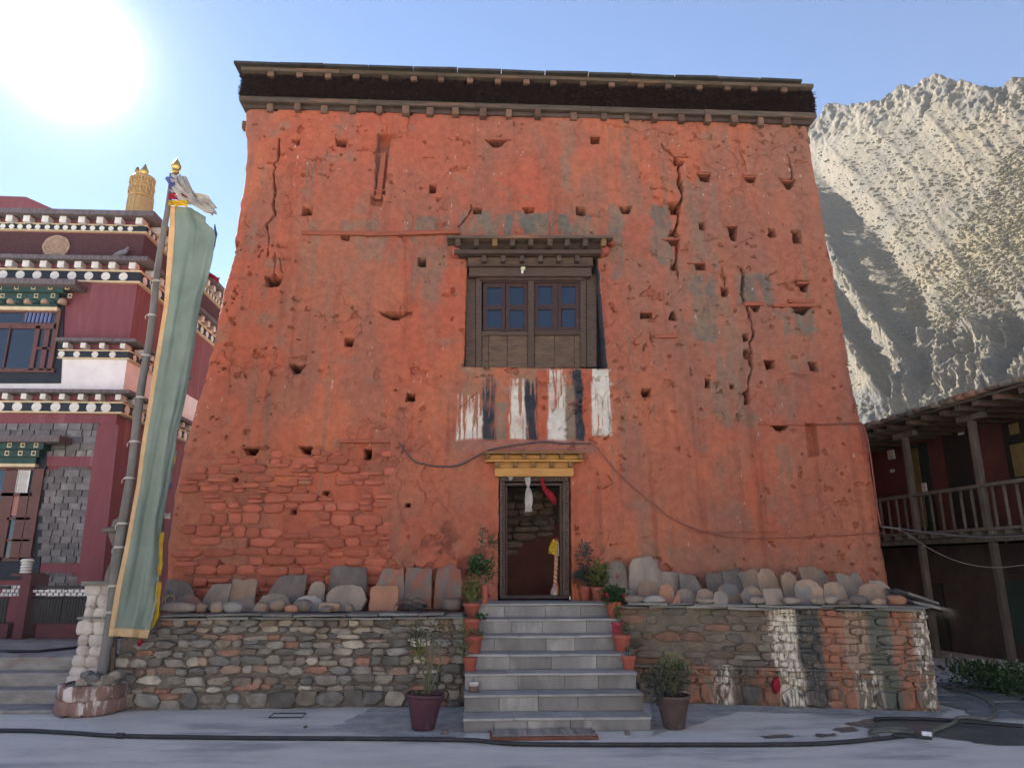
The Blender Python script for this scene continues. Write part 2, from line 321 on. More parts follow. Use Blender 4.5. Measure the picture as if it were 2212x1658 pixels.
line([(1940, 740), (1965, 790), (1980, 890), (1955, 960)], .03, .12, 4); line([(1600, 720), (1640, 790), (1650, 860)], .02, .06, 4); line([(1780, 1100), (1770, 1150), (1690, 1250)], .03, .1, 3)
line([(840, 430), (850, 520), (850, 600)], .03, .1, 16); line([(390, 1480), (430, 1590)], .02, .06, 3); line([(380, 1440), (360, 1540), (355, 1650)], .02, .06, 7 if 0 else 3)
line([(1260, 575), (1300, 625), (1390, 630), (1395, 590)], .018, .05, 4); line([(640, 520), (720, 540), (830, 550), (900, 575), (1000, 545), (1080, 590), (1150, 580)], .018, .05, 4)
line([(1730, 400), (1740, 480), (1690, 510)], .02, .05, 6); line([(480, 1260), (350, 1370)], .015, .04, 5); line([(1470, 1400), (1480, 1560), (1430, 1600)], .025, .06, 5)
line([(715, 560), (712, 615)], .03, .12, 15)
# put-log holes: (x, y, w, h) in the photo, some wider at the top
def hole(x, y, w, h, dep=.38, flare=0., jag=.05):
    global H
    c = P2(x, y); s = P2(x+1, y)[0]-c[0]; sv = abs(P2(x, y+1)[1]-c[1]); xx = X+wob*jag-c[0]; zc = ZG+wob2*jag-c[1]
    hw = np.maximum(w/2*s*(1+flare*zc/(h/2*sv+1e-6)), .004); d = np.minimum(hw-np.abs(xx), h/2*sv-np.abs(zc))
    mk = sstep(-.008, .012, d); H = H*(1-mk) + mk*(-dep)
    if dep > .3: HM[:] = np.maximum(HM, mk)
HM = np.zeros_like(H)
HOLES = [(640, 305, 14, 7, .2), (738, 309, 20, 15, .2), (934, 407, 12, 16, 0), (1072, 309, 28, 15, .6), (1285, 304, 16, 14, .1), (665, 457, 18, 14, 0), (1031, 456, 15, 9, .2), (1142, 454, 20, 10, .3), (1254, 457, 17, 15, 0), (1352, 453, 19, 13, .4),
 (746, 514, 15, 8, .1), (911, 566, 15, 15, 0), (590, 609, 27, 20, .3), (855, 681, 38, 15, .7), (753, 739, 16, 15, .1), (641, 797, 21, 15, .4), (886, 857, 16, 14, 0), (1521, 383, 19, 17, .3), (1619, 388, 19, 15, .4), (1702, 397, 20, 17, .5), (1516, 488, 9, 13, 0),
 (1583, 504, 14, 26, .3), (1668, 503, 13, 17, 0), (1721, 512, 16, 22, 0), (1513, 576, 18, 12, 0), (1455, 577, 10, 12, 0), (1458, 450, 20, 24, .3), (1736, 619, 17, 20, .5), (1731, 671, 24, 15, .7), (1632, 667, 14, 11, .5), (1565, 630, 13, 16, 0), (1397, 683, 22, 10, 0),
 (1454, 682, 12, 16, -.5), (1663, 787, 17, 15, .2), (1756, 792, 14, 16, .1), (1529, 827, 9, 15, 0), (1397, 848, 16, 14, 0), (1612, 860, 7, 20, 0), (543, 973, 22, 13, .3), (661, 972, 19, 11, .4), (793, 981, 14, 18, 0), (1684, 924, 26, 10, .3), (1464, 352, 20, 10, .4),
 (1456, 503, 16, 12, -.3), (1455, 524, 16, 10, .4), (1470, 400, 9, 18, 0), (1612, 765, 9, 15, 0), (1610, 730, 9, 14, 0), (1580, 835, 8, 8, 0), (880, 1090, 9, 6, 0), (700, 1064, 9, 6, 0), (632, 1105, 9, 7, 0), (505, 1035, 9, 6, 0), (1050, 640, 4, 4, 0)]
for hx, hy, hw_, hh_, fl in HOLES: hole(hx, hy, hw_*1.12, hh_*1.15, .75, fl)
# tall niche with a leaning board, and the recess by the right corner
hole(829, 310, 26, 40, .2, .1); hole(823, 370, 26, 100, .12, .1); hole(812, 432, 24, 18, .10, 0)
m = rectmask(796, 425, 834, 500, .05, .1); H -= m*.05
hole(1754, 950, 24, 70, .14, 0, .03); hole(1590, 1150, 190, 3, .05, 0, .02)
# area where the stone core shows through
stone_m = rectmask(300, 975, 850, 1420, .12, .45)*sstep(.28, .5, fbm(X*1.1, ZG*1.6, 3, 271)+.34*sstep(2.9, 1.3, ZG))
stone_m = np.clip(stone_m + rectmask(728, 955, 835, 1090, .06, .2), 0, 1); H -= stone_m*.055
C = lerp(C, REDD*1.05, (stone_m*.5*sstep(.4, .6, n3[..., 0]))[..., None])
H -= .10*np.exp(-(X-xl[:, None])/.07) + .10*np.exp(-(xr[:, None]-X)/.07)
C = lerp(C, MUD*.5, (sstep(.6, 1., HM))[..., None])        # raw unpainted earth inside the put-log holes, darkened to imitate their deep shade
# openings
def opening(q):
    """photo quad (tl, tr, br, bl) -> mask"""
    tl, tr, br, bl = [P2(*p) for p in q]; t = np.clip((ZG-bl[1])/(tl[1]-bl[1]), 0, 1)
    l = bl[0]+(tl[0]-bl[0])*t; r = br[0]+(tr[0]-br[0])*t; j = wob*.03
    return (X+j > l) & (X+j < r) & (ZG > (bl[1]+br[1])/2) & (ZG < (tl[1]+tr[1])/2)
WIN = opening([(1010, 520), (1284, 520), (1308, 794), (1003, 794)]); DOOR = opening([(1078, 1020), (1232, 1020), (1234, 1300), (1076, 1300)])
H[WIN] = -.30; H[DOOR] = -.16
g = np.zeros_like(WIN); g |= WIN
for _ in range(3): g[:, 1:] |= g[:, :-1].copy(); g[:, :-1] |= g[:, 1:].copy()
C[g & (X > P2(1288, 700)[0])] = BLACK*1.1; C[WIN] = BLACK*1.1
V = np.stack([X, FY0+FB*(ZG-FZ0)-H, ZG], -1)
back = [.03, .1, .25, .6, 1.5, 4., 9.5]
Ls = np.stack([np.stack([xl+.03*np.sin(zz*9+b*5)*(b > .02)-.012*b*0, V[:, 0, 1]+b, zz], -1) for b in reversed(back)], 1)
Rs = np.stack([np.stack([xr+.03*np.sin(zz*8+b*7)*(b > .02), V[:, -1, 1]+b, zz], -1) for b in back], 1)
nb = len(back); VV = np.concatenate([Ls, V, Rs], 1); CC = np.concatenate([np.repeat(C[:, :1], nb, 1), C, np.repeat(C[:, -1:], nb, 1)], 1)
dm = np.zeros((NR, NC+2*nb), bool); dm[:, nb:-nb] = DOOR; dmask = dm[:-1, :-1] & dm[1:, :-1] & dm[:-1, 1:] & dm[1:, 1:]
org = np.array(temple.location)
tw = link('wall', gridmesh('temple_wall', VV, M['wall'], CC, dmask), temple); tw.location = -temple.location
rf = MB().box(xl[-1]+.02, xr[-1]-.02, 11.1, 20.5, ZTOP-.25, ZTOP-.06).build('roof_deck', M['greywood'], temple)
MB().box(xl[0]+.3, xr[0]-.3, 20.2, 20.45, .8, ZTOP-.1).build('back_wall', M['redstone'], temple)

# ---- exposed stones of the temple wall
def stone_mesh(w, h, d, rng, n=11, p=3.2, rough=.10, smooth=True):
    """roundish block facing -Y, centre at origin, front at -d"""
    ph = rng.random()*7; rad = []
    for k in range(n):
        th = 2*pi*(k+rng.uniform(-.25, .25))/n; c, s_ = cos(th), sin(th)
        rr = (abs(c)**p+abs(s_)**p)**(-1/p)*(1+rng.uniform(-rough, rough)*.8)
        rad.append((c*rr*w/2, s_*rr*h/2))
    v = []; f = []
    tx, tz = rng.uniform(-.25, .25), rng.uniform(-.3, .2)
    for sc, y in ((1.0, .6), (1.0, -.3), (.95, -.74), (.78, -.95)):
        for x, z in rad: v.append((x*sc, d*(y + (0 if y > 0 else tx*x/w+tz*z/h)) + (rng.uniform(-.12, .12)*d if y < 0 else 0), z*sc))
    for i in range(3):
        for k in range(n): k2 = (k+1) % n; f.append((i*n+k, i*n+k2, (i+1)*n+k2, (i+1)*n+k))
    v.append((0, -d*1.03, 0)); c = len(v)-1
    for k in range(n): f.append((3*n+k, 3*n+(k+1) % n, c))
    me = bpy.data.meshes.new('stone'); me.from_pydata(v, [], f); me.polygons.foreach_set('use_smooth', [smooth]*len(f)); me.update(); return me
def courses(rng, x0, x1, z0, z1, hs, ws, split=.3, wav=.02):
    out = []; z = z0
    while z < z1-.02:
        h = rng.uniform(*hs(z)) ; h = min(h, z1-z) if z1-z-h > .05 else z1-z
        x = x0+rng.uniform(-.08, .02); ph = rng.random()*6
        while x < x1:
            w = rng.uniform(*ws(z)); w = min(w, x1-x+.02)
            if w > .05:
                dz = wav*sin(x*2.3+ph)
                if rng.random() < split and h > .09:
                    k = rng.uniform(.35, .65); w2 = w*rng.uniform(.75, 1)
                    out.append((x+w/2, z+h*k/2+dz, w, h*k)); out.append((x+w2/2, z+h*(k+(1-k)/2)+dz, w2, h*(1-k)))
                else: out.append((x+w/2, z+h/2+dz+rng.uniform(-.01, .01), w, h*rng.uniform(.82, 1.05)))
            x += w
        z += h
    return out
rng = random.Random(5)
nst = 0
for cx, cz, w, h in courses(rng, -4.32, -.85, 1.05, 3.55, lambda z: (.09, .2) if z < 2.6 else (.07, .14), lambda z: (.16, .46) if z < 2.6 else (.14, .36), .25):
    i = int((cz-.75)/(ZTOP-.75)*(NR-1)); xL, xR = xl[i], xr[i]; j = int((cx-xL)/(xR-xL)*(NC-1))
    if cx-w/2 < xL+.05 or stone_m[i, max(0, min(NC-1, j))] < .55: continue
    if rng.random() < (.05 if cz < 2.5 else .3): continue
    if any(abs(P2(a, b)[0]-cx) < w/2+.06 and abs(P2(a, b)[1]-cz) < h/2+.05 for a, b, *_ in HOLES): continue
    d = rng.uniform(.03, .055)
    link('stone', stone_mesh(w*1.0-.006, h*1.02-.006, d*.9, rng, 12, 6.), temple, (cx, facy(cz)+.047, cz)).data.materials.append(M['redstone']); nst += 1
print('temple stones', nst)

# ---- planks and beams let into the wall
def fq(k, pts, off=0.): return [fac(*Z(k, *p), off) for p in pts]          # photo points (bl, br, tr, tl) on the front
def fbox(name, k, x0, y0, x1, y1, off, th, m, parent, bv=.006):
    """rectangle of the photo -> board standing `off` proud of the wall face, th thick"""
    o = MB().quadbox(fq(k, [(x0, y1), (x1, y1), (x1, y0), (x0, y0)], off), (0, th, 0)).build(name, m, parent)
    if bv: bevel(o, bv, 1)
    return o
def fpoly(name, k, pts, off, th, m, parent, bv=.006):
    o = MB().quadbox(fq(k, pts, off), (0, th, 0)).build(name, m, parent)
    if bv: bevel(o, bv, 1)
    return o
fpoly('plank', 3, [(560, 1305), (1060, 1312), (1060, 1284), (560, 1278)], .05, .1, M['redwood'], temple)
fpoly('plank', 3, [(1010, 1316), (1690, 1296), (1685, 1268), (1010, 1290)], .07, .12, M['redwood'], temple)
fpoly('plank', 3, [(1085, 1052), (1128, 1056), (1165, 722), (1130, 722)], -.02, .05, M['redwood'], temple)
fpoly('plank', 3, [(1062, 1000), (1165, 990), (1165, 982), (1062, 990)], .0, .05, M['redwood'], temple)
for (k, x0, y0, x1, y1) in ((4, 545, 604, 605, 612), (3, 1885, 622, 2060, 630), (4, 1130, 742, 1240, 752), (4, 1310, 868, 1385, 878), (4, 1618, 892, 1720, 900), (4, 1905, 918, 1985, 928), (4, 1503, 1240, 1585, 1250), (4, 1050, 1335, 1170, 1345), (4, 1230, 1507, 1355, 1515),
        (16, 1350, 520, 1430, 534), (16, 280, 722, 350, 734), (16, 1190, 668, 1470, 690), (16, 985, 655, 1120, 682), (16, 1080, 1498, 1405, 1510), (15, 690, 276, 910, 286), (15, 1480, 212, 1890, 240), (16, 1140, 1052, 1190, 1062), (16, 365, 878, 530, 905), (16, 1290, 640, 1470, 660)):
    fbox('lintel_board', k, x0, y0, x1, y1, .035, .1, M['redwood'], temple)

# ---- window
win = fbox('window', 5, 420, 315, 1330, 390, .02, .2, M['oldwood_h'], temple); tag(win, 'dark brown wooden window with eight blue panes and board apron')
fbox('jamb', 5, 393, 372, 470, 1072, -.12, .14, M['oldwood'], win); fbox('jamb', 5, 472, 392, 514, 1072, -.09, .12, M['oldwood'], win)
fbox('jamb', 5, 1247, 376, 1290, 1064, -.09, .12, M['oldwood'], win); fbox('jamb', 5, 1292, 372, 1368, 1064, -.12, .14, M['oldwood'], win)
fbox('mullion', 5, 858, 420, 905, 1068, -.08, .12, M['oldwood'], win); fbox('frame_head', 5, 496, 392, 1270, 418, -.05, .12, M['oldwood_h'], win); fbox('frame_head', 5, 516, 420, 1245, 438, -.09, .1, M['paintwood'], win)
def sash(x0, y0, x1, y1, panes):
    b = MB(); q = lambda a, c, d, e, off=-.12: b.quadbox(fq(5, [(a, e), (d, e), (d, c), (a, c)], off), (0, .05, 0))
    (a0, b0, a1, b1), (c0, d0, c1, d1) = panes
    q(x0, y0, a0, y1); q(a1, y0, x1, y1); q(a0, y0, a1, b0, -.122); q(a0, b1, a1, d0, -.122); q(a0, d1, a1, y1, -.122)
    o = b.build('sash', M['paintwood'], win)
    for p in panes: fbox('pane', 5, p[0]-3, p[1]-3, p[2]+3, p[3]+3, -.145, .008, M['glass'], win, 0)
sash(525, 440, 688, 795, ((555, 475, 660, 605), (553, 640, 657, 775))); sash(692, 440, 856, 795, ((720, 470, 826, 605), (718, 640, 824, 777)))
sash(907, 435, 1079, 795, ((932, 466, 1038, 603), (935, 637, 1043, 774))); sash(1082, 430, 1243, 795, ((1106, 466, 1210, 598), (1113, 633, 1220, 768)))
fbox('rail', 5, 514, 797, 857, 830, -.09, .09, M['oldwood_h'], win); fbox('rail', 5, 906, 794, 1247, 828, -.09, .09, M['oldwood_h'], win)
for x0, x1 in ((515, 566), (568, 703), (705, 857), (906, 1052), (1054, 1200), (1202, 1246)): fbox('apron_board', 5, x0, 832, x1, 1072, -.12+(.006 if x0 in (568, 1054) else 0), .05, M['dustwood'], win)
fbox('canopy_top', 5, 255, 88, 1495, 106, .30, .36, M['greywood'], win); fbox('canopy_board', 5, 325, 108, 1435, 190, .10, .2, M['oldwood_h'], win)
fbox('canopy_beam', 5, 310, 192, 1406, 222, .20, .3, M['oldwood_h'], win); fbox('canopy_beam', 5, 350, 224, 1370, 238, .14, .2, M['oldwood_h'], win)
fbox('canopy_board', 5, 412, 240, 1340, 300, .06, .2, M['dustwood'], win); fbox('canopy_beam', 5, 400, 300, 1345, 315, .09, .2, M['oldwood_h'], win)
for i, x in enumerate((337, 473, 612, 743, 880, 1022, 1152, 1287, 1422)): fbox('beam_end', 5, x-19, 110, x+19, 164, .26, .3, M['newwood_d'] if i in (2, 8) else M['oldwood'], win)
for x in (533, 675, 815, 953, 1088, 1225): fbox('beam_end', 5, x-17, 238, x+17, 280, .16, .2, M['oldwood'], win)
b = MB(); c = fac(*Z(5, 822, 338), .06); b.lathe([(.0, 0), (.03, .005), (.042, .03), (.035, .06), (.0, .075)], 12, (c.x, c.y, c.z-.03)); o = b.build('lamp_bulb', mat('old_glass_bulb', (.5, .5, .3), rough=.2, bump=0), win, True)
b = MB(); b.tube([(c.x-.01, c.y+.06, c.z-.05), (c.x-.012, c.y, c.z-.06), (c.x-.012, c.y-.01, c.z-.035)], .02, 8); b.build('lamp_holder', M['white'], win, True)
# mud lumps and straw beside the canopy
for (x, y, s) in ((325, 225, .09), (310, 205, .07), (1425, 215, .09), (1400, 232, .06), (1470, 150, .07)):
    c = fac(*Z(5, x, y), .05); o = link('mud_lump', stone_mesh(s*1.6, s*1.5, s*1.3, rng), temple, tuple(c)); o.data.materials.append(M['redstone'])

# ---- door
door = fbox('door_canopy_lintel', 6, 722, 332, 1415, 408, .09, .2, M['newwood'], temple)
DP = temple
fbox('canopy_top', 6, 635, 186, 1515, 208, .24, .3, M['newwood_d'], door); fbox('canopy_board', 6, 668, 210, 1485, 258, .10, .16, M['newwood'], door); fbox('canopy_plank', 6, 645, 259, 1495, 279, .17, .22, M['newwood'], door); fbox('canopy_board', 6, 728, 281, 1408, 331, .07, .12, M['newwood'], door)
for x in (662, 825, 983, 1147, 1310, 1478): fbox('beam_end', 6, x-20, 209, x+20, 256, .20, .15, M['newwood_d'], door)
for x in (742, 903, 1062, 1226, 1388): fbox('beam_end', 6, x-19, 281, x+19, 327, .14, .12, M['newwood_d'], door)
df = fbox('door_frame', 6, 768, 412, 1370, 450, .03, .18, M['carved'], temple)
fbox('door_post', 6, 768, 452, 812, 1476, .03, .18, M['carved'], df); fbox('door_post', 6, 1322, 452, 1376, 1476, .03, .18, M['carved'], df)
fbox('door_post', 6, 814, 472, 832, 1452, -.02, .14, M['oldwood'], df); fbox('door_post', 6, 1294, 472, 1320, 1452, -.02, .14, M['oldwood'], df); fbox('door_head', 6, 814, 466, 1318, 488, -.018, .14, M['oldwood_h'], df)
fbox('door_threshold', 6, 770, 1452, 1372, 1480, .06, .28, M['oldwood_h'], df)
b = MB()
def stud(k, x, y, s):
    q = fq(k, [(x-s, y+s), (x+s, y+s), (x+s, y-s), (x-s, y-s)], .028); c = sum(q, Vector())/4 + Vector((0, -.022, 0)); b.add(q+[c], [(0, 1, 4), (1, 2, 4), (2, 3, 4), (3, 0, 4)])
for i in range(36): stud(6, 793, 470+i*28, 11); stud(6, 1348, 470+i*28, 11)
for i in range(19): stud(6, 818+i*28.5, 431, 11)
b.build('carved_teeth', M['carved'], df)
# passage behind the door with a stone wall
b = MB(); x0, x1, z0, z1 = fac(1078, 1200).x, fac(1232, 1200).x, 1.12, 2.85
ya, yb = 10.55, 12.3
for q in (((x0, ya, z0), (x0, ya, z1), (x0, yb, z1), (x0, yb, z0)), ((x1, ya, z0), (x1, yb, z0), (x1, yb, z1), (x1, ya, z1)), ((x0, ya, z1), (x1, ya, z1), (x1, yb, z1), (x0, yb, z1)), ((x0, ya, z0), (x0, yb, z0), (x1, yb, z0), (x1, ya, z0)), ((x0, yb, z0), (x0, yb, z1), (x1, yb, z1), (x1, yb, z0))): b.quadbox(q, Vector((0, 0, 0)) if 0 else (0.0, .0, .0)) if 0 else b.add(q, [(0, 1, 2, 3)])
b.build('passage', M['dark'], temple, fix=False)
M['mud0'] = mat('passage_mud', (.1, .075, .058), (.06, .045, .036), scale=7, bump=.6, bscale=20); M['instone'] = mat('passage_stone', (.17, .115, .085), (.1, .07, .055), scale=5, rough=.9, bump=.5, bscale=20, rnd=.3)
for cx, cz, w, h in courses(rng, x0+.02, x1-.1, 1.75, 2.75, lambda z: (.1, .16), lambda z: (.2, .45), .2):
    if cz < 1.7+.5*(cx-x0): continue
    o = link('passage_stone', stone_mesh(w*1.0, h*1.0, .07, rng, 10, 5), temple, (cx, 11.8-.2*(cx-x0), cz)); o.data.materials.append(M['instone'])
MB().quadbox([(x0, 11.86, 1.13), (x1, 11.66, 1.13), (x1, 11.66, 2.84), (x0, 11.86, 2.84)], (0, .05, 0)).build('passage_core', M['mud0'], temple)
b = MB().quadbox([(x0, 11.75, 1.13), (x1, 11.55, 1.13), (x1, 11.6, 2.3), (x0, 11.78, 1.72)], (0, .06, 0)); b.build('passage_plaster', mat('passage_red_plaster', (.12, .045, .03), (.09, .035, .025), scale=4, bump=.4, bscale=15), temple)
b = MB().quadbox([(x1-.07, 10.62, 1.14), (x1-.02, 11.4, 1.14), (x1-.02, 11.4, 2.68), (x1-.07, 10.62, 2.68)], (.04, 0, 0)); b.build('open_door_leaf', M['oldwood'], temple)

# ---- parapet
def pz(y, o): return at_y(1106, y, facy(9.4)-o).z
XL, XR = xl[-1]-.05, xr[-1]+.05
def fascia(name, x0, x1, zb, zt, front, depth, m, nseg=1, gap=.004, jit=.0, side=True):
    """boards along the parapet; front = distance proud of the wall face"""
    y = facy(9.4)-front; xs = np.linspace(x0, x1, nseg+1)
    for a, b_ in zip(xs[:-1], xs[1:]):
        dz = rng.uniform(-jit, jit); o = MB().box(a+gap, b_-gap, y+rng.uniform(-jit, jit), y+depth, zb+dz, zt+dz).build(name, m, temple); bevel(o, .008, 1)
zB, zC, zD, zE, zF = pz(234.5, .13), pz(223.5, .13), pz(169, .14), pz(160, .15), pz(151.5, .24)
fascia('ledge_board', XL-.02, XR+.02, zB, zC, .13, .9, M['greywood'], 5, .001, .004); fascia('ledge_beam', XL+.05, XR-.05, zB-.08, zB-.006, .05, .5, M['oldwood_h'], 4, .001)
for k, xs in ((3, (340, 540, 727, 930, 1120, 1310, 1482, 1662, 1858, 2040)), (4, (157, 410, 625, 787, 983, 1170, 1355, 1540, 1728, 1912))):
    for x in xs:
        cx = fac(*Z(k, x, 420)).x; w = rng.uniform(.045, .065); y = facy(9.4)-rng.uniform(.08, .15); o = MB().box(cx-w, cx+w, y, y+.5, zB-.13-rng.uniform(0, .04), zB-.004).build('beam_end', M['beamend'], temple); bevel(o, .01, 1)
for s, xx in ((-1, XL), (1, XR)):
    for yy in (11.5, 12.6): MB().box(xx-.14*(s < 0), xx+.14*(s > 0), yy, yy+.12, zB-.15, zB-.006).build('beam_end', M['beamend'], temple)
MB().box(XL+.0, XR-.0, facy(9.4)-.05, 20.3, zC, zD-.01).build('brushwood_core', M['brush'], temple)
rs = np.random.RandomState(3); n = 15000; tv = []; tf = []
def twigs(n, side):
    for i in range(n):
        zc = zC+.012+rs.rand()*(zD-zC-.05); l = .035+.05*rs.rand()**2; r = .006+.005*rs.rand()
        if side == 0: p = Vector((XL+rs.rand()*(XR-XL), facy(9.4)-.04, zc)); d = Vector((rs.normal(0, .35), -1, rs.normal(-.1, .35))).normalized()
        else: p = Vector((XL+.01 if side < 0 else XR-.01, 11.+rs.rand()**2*6, zc)); d = Vector((side, rs.normal(0, .4), rs.normal(-.1, .35))).normalized(); l *= 1.2
        a = d.orthogonal().normalized()*r; c = d.cross(a); e = p+d*l; k = len(tv)
        tv.extend([p+a, p-.5*a+c*.87, p-.5*a-c*.87, e+a*.7, e+(-.5*a+c*.87)*.7, e+(-.5*a-c*.87)*.7]); tf.extend([(k, k+1, k+4, k+3), (k+1, k+2, k+5, k+4), (k+2, k, k+3, k+5), (k+3, k+4, k+5)])
twigs(n, 0); twigs(1500, -1); twigs(1500, 1)
b = MB(); b.v = [tuple(v) for v in tv]; b.f = tf; o = b.build('brushwood_ends', M['brush'], temple, fix=False); o['kind'] = 'stuff'
fascia('upper_ledge_board', XL-.04, XR+.02, zD, zE, .15, .9, M['greywood'], 6, .001, .003)
for k, xs in ((3, (358, 563, 765, 962, 1168, 1370, 1562, 1766, 1963, 2163)), (4, (263, 472, 672, 876, 1068, 1285, 1482, 1668, 1878))):
    for x in xs: cx = fac(*Z(k, x, 190)).x; y = facy(9.4)-.13; o = MB().box(cx-.055, cx+.055, y, y+.3, zD-.09, zD-.004).build('beam_end', M['beamend'], temple); bevel(o, .008, 1)
xs = list(np.linspace(XL-.14, XR-.22, 14))
M['roofslab'] = mat('dark_roof_sheet', (.05, .045, .04), (.03, .028, .027), scale=5, rough=.8, bump=.4, bscale=20, rnd=.25)
for a, b_ in zip(xs[:-1], xs[1:]):
    y = facy(9.4)-.24; z0_ = max(zE-.02, zF-.05)
    q = [(a+.003, y, z0_+.045), (b_-.008, y-rng.uniform(-.02, .02), z0_+.045), (b_-.008, y+1.6, z0_+.14), (a+.003, y+1.6, z0_+.14)]
    MB().add(q+[(x, yy, zz_-.045-(.05 if yy > y+.5 else 0)) for x, yy, zz_ in q], [(0, 1, 2, 3), (7, 6, 5, 4), (0, 4, 5, 1), (1, 5, 6, 2), (2, 6, 7, 3), (3, 7, 4, 0)]).build('roof_slab', M['roofslab'], temple)
MB().box(XL, XR, 11.9, 20.4, zE, zE+.16).build('roof_top', M['greywood'], temple)
# ================================================================== ground
M['concrete'] = mat('courtyard_concrete', (.64, .59, .52), (.52, .48, .425), scale=2.6, rough=.85, bump=.6, bscale=22, world=True, c3=(.35, .33, .31), s3=1.3, t3=(.5, .68), bdist=.02, stretch=(.45, 1.3, 1), detail=9)
g = MB().box(-900, 900, -900, 900, -1, 0).build('ground', M['concrete'], org=(0, 0, 0)); tag(g, kind='structure')
# trodden dirt against the walls
def sheet(name, pts, z, m, parent=None, seed=1, n=6, amp=.12):
    r_ = random.Random(seed); out = []
    for (a, b_) in zip(pts, pts[1:]+pts[:1]):
        a = Vector((*a, 0)); b_ = Vector((*b_, 0)); d = b_-a; nn = Vector((-d.y, d.x, 0)).normalized()
        for i in range(n): out.append(a+d*(i/n)+nn*(r_.uniform(-amp, amp) if i else 0))
    return MB().add([(p.x, p.y, z) for p in out], [tuple(range(len(out)))]).build(name, m, parent, org=(0, 0, 0) if parent is None else None)
M['dirt'] = mat('grey_dirt', (.42, .395, .37), (.27, .255, .24), scale=5, rough=.95, bump=.6, bscale=30, world=True)
M['wet'] = mat('wet_concrete', (.15, .14, .125), (.08, .075, .07), scale=5, rough=.38, bump=.12, bscale=14, world=True, spec=.5)
def pxz(px, py, z=0.): p = at_z(px, py, z); return (p.x, p.y)
tag(sheet('dirt_patch', [pxz(720, 1572), pxz(800, 1530), pxz(1000, 1515), pxz(1000, 1590), pxz(840, 1592)], .004, M['dirt'], None, 2, 16, .035), kind='structure')
tag(sheet('dirt_strip', [pxz(1408, 1590), pxz(1408, 1505), pxz(2050, 1530), pxz(2030, 1548), pxz(1600, 1535)], .005, M['dirt'], None, 3, 6, .05), kind='structure')
tag(sheet('wet_patch', [pxz(1822, 1562), pxz(1890, 1548), pxz(2040, 1552), pxz(2160, 1562), pxz(2240, 1580), pxz(2240, 1612), pxz(2130, 1607), pxz(2030, 1592), pxz(1960, 1586), pxz(1900, 1575)], .008, M['wet'], None, 4, 5, .05), kind='structure')
for i, q in enumerate((((1800, 1575), (1840, 1570), (1855, 1577), (1815, 1582)), ((1640, 1590), (1700, 1586), (1715, 1591), (1650, 1595)), ((1760, 1586), (1800, 1584), (1810, 1589), (1765, 1592)))):
    tag(sheet('wet_patch', [pxz(*p) for p in q], .008, M['wet'], None, 20+i, 4, .03), kind='structure')
# flagstones beyond the right wall
M['flag'] = mat('flagstone', (.2, .2, .195), (.13, .13, .13), scale=4, rough=.8, bump=.4, bscale=15, rnd=.2)
r_ = random.Random(8)
for i in range(6):
    for j in range(5):
        x = 5.45+i*.62+.12*(j % 2); y = 8.0+j*.5; q = [(x+r_.uniform(-.06, .04), y+r_.uniform(-.05, .04)), (x+.58+r_.uniform(-.05, .05), y+r_.uniform(-.06, .04)), (x+.58+r_.uniform(-.06, .04), y+.46+r_.uniform(-.04, .03)), (x+r_.uniform(-.05, .05), y+.46+r_.uniform(-.04, .03))]
        MB().add([(a, b_, .004) for a, b_ in q]+[(a, b_, .016) for a, b_ in q], [(4, 5, 6, 7), (0, 1, 5, 4), (1, 2, 6, 5), (2, 3, 7, 6), (3, 0, 4, 7)]).build('flagstone', M['flag'], g)

# ================================================================== terrace walls
SC = [(0.232, 0.201, 0.165), (0.171, 0.152, 0.132), (0.268, 0.226, 0.177), (0.207, 0.159, 0.122), (0.317, 0.268, 0.207), (0.146, 0.137, 0.128), (0.293, 0.201, 0.146), (0.415, 0.366, 0.293), (0.244, 0.226, 0.201), (0.220, 0.183, 0.140), (0.305, 0.165, 0.116), (0.183, 0.171, 0.152), (0.244, 0.213, 0.177), (0.159, 0.146, 0.128), (0.281, 0.250, 0.207)]
M['stone'] = mat('field_stone', (.2, .2, .2), (.6, .6, .6), scale=9, rough=.9, bump=.6, bscale=22, rnd=.22, rnd_cols=SC)
M['mud'] = mat('mud_mortar', (.19, .16, .13), (.115, .097, .08), scale=9, rough=.97, bump=.9, bscale=26, world=True, bdist=.04)
M['earth'] = mat('terrace_earth', (.16, .13, .105), (.1, .085, .07), scale=6, rough=.95, bump=.8, bscale=22, world=True)
M['slatecap'] = mat('capping_slate', (.2, .19, .165), (.12, .118, .112), scale=4, rough=.85, bump=.4, bscale=18, rnd=.3, stretch=(1, 1, 6))
lw = empty('terrace_wall', (-2.15, 9.0, 0), 'grey dry-stone terrace wall with slate capping left of the steps', 'stone wall', 'terrace walls'); lw['kind'] = 'thing'
def mortar(name, A, U, L, zt, zb, m, parent, back=.042, lean=.06, amp=.05, seed=1, nx=110, nz=34):
    """rough core face of a wall: A start point, U direction"""
    s = np.linspace(0, L, nx); z = np.linspace(zb, zt, nz); S, ZZ_ = np.meshgrid(s, z)
    d = back + lean*(ZZ_-zb) + (fbm(S*5, ZZ_*5, 4, seed)-.5)*amp; nrm = (-U[1], U[0])
    Vv = np.stack([A[0]+U[0]*S+nrm[0]*d, A[1]+U[1]*S+nrm[1]*d, ZZ_], -1)
    o = link(name, gridmesh(name, Vv, m), parent); o.location = -parent.location; return o
LA, LU, LL = (-4.17, 8.98), (1., .02), 4.05
mortar('mortar', LA, LU, LL, 1.0, -.02, M['mud'], lw)
MB().box(-4.15, -.14, 9.15, 10.6, 0, .97).build('fill', M['mud'], lw)
r_ = random.Random(11); cnt = 0
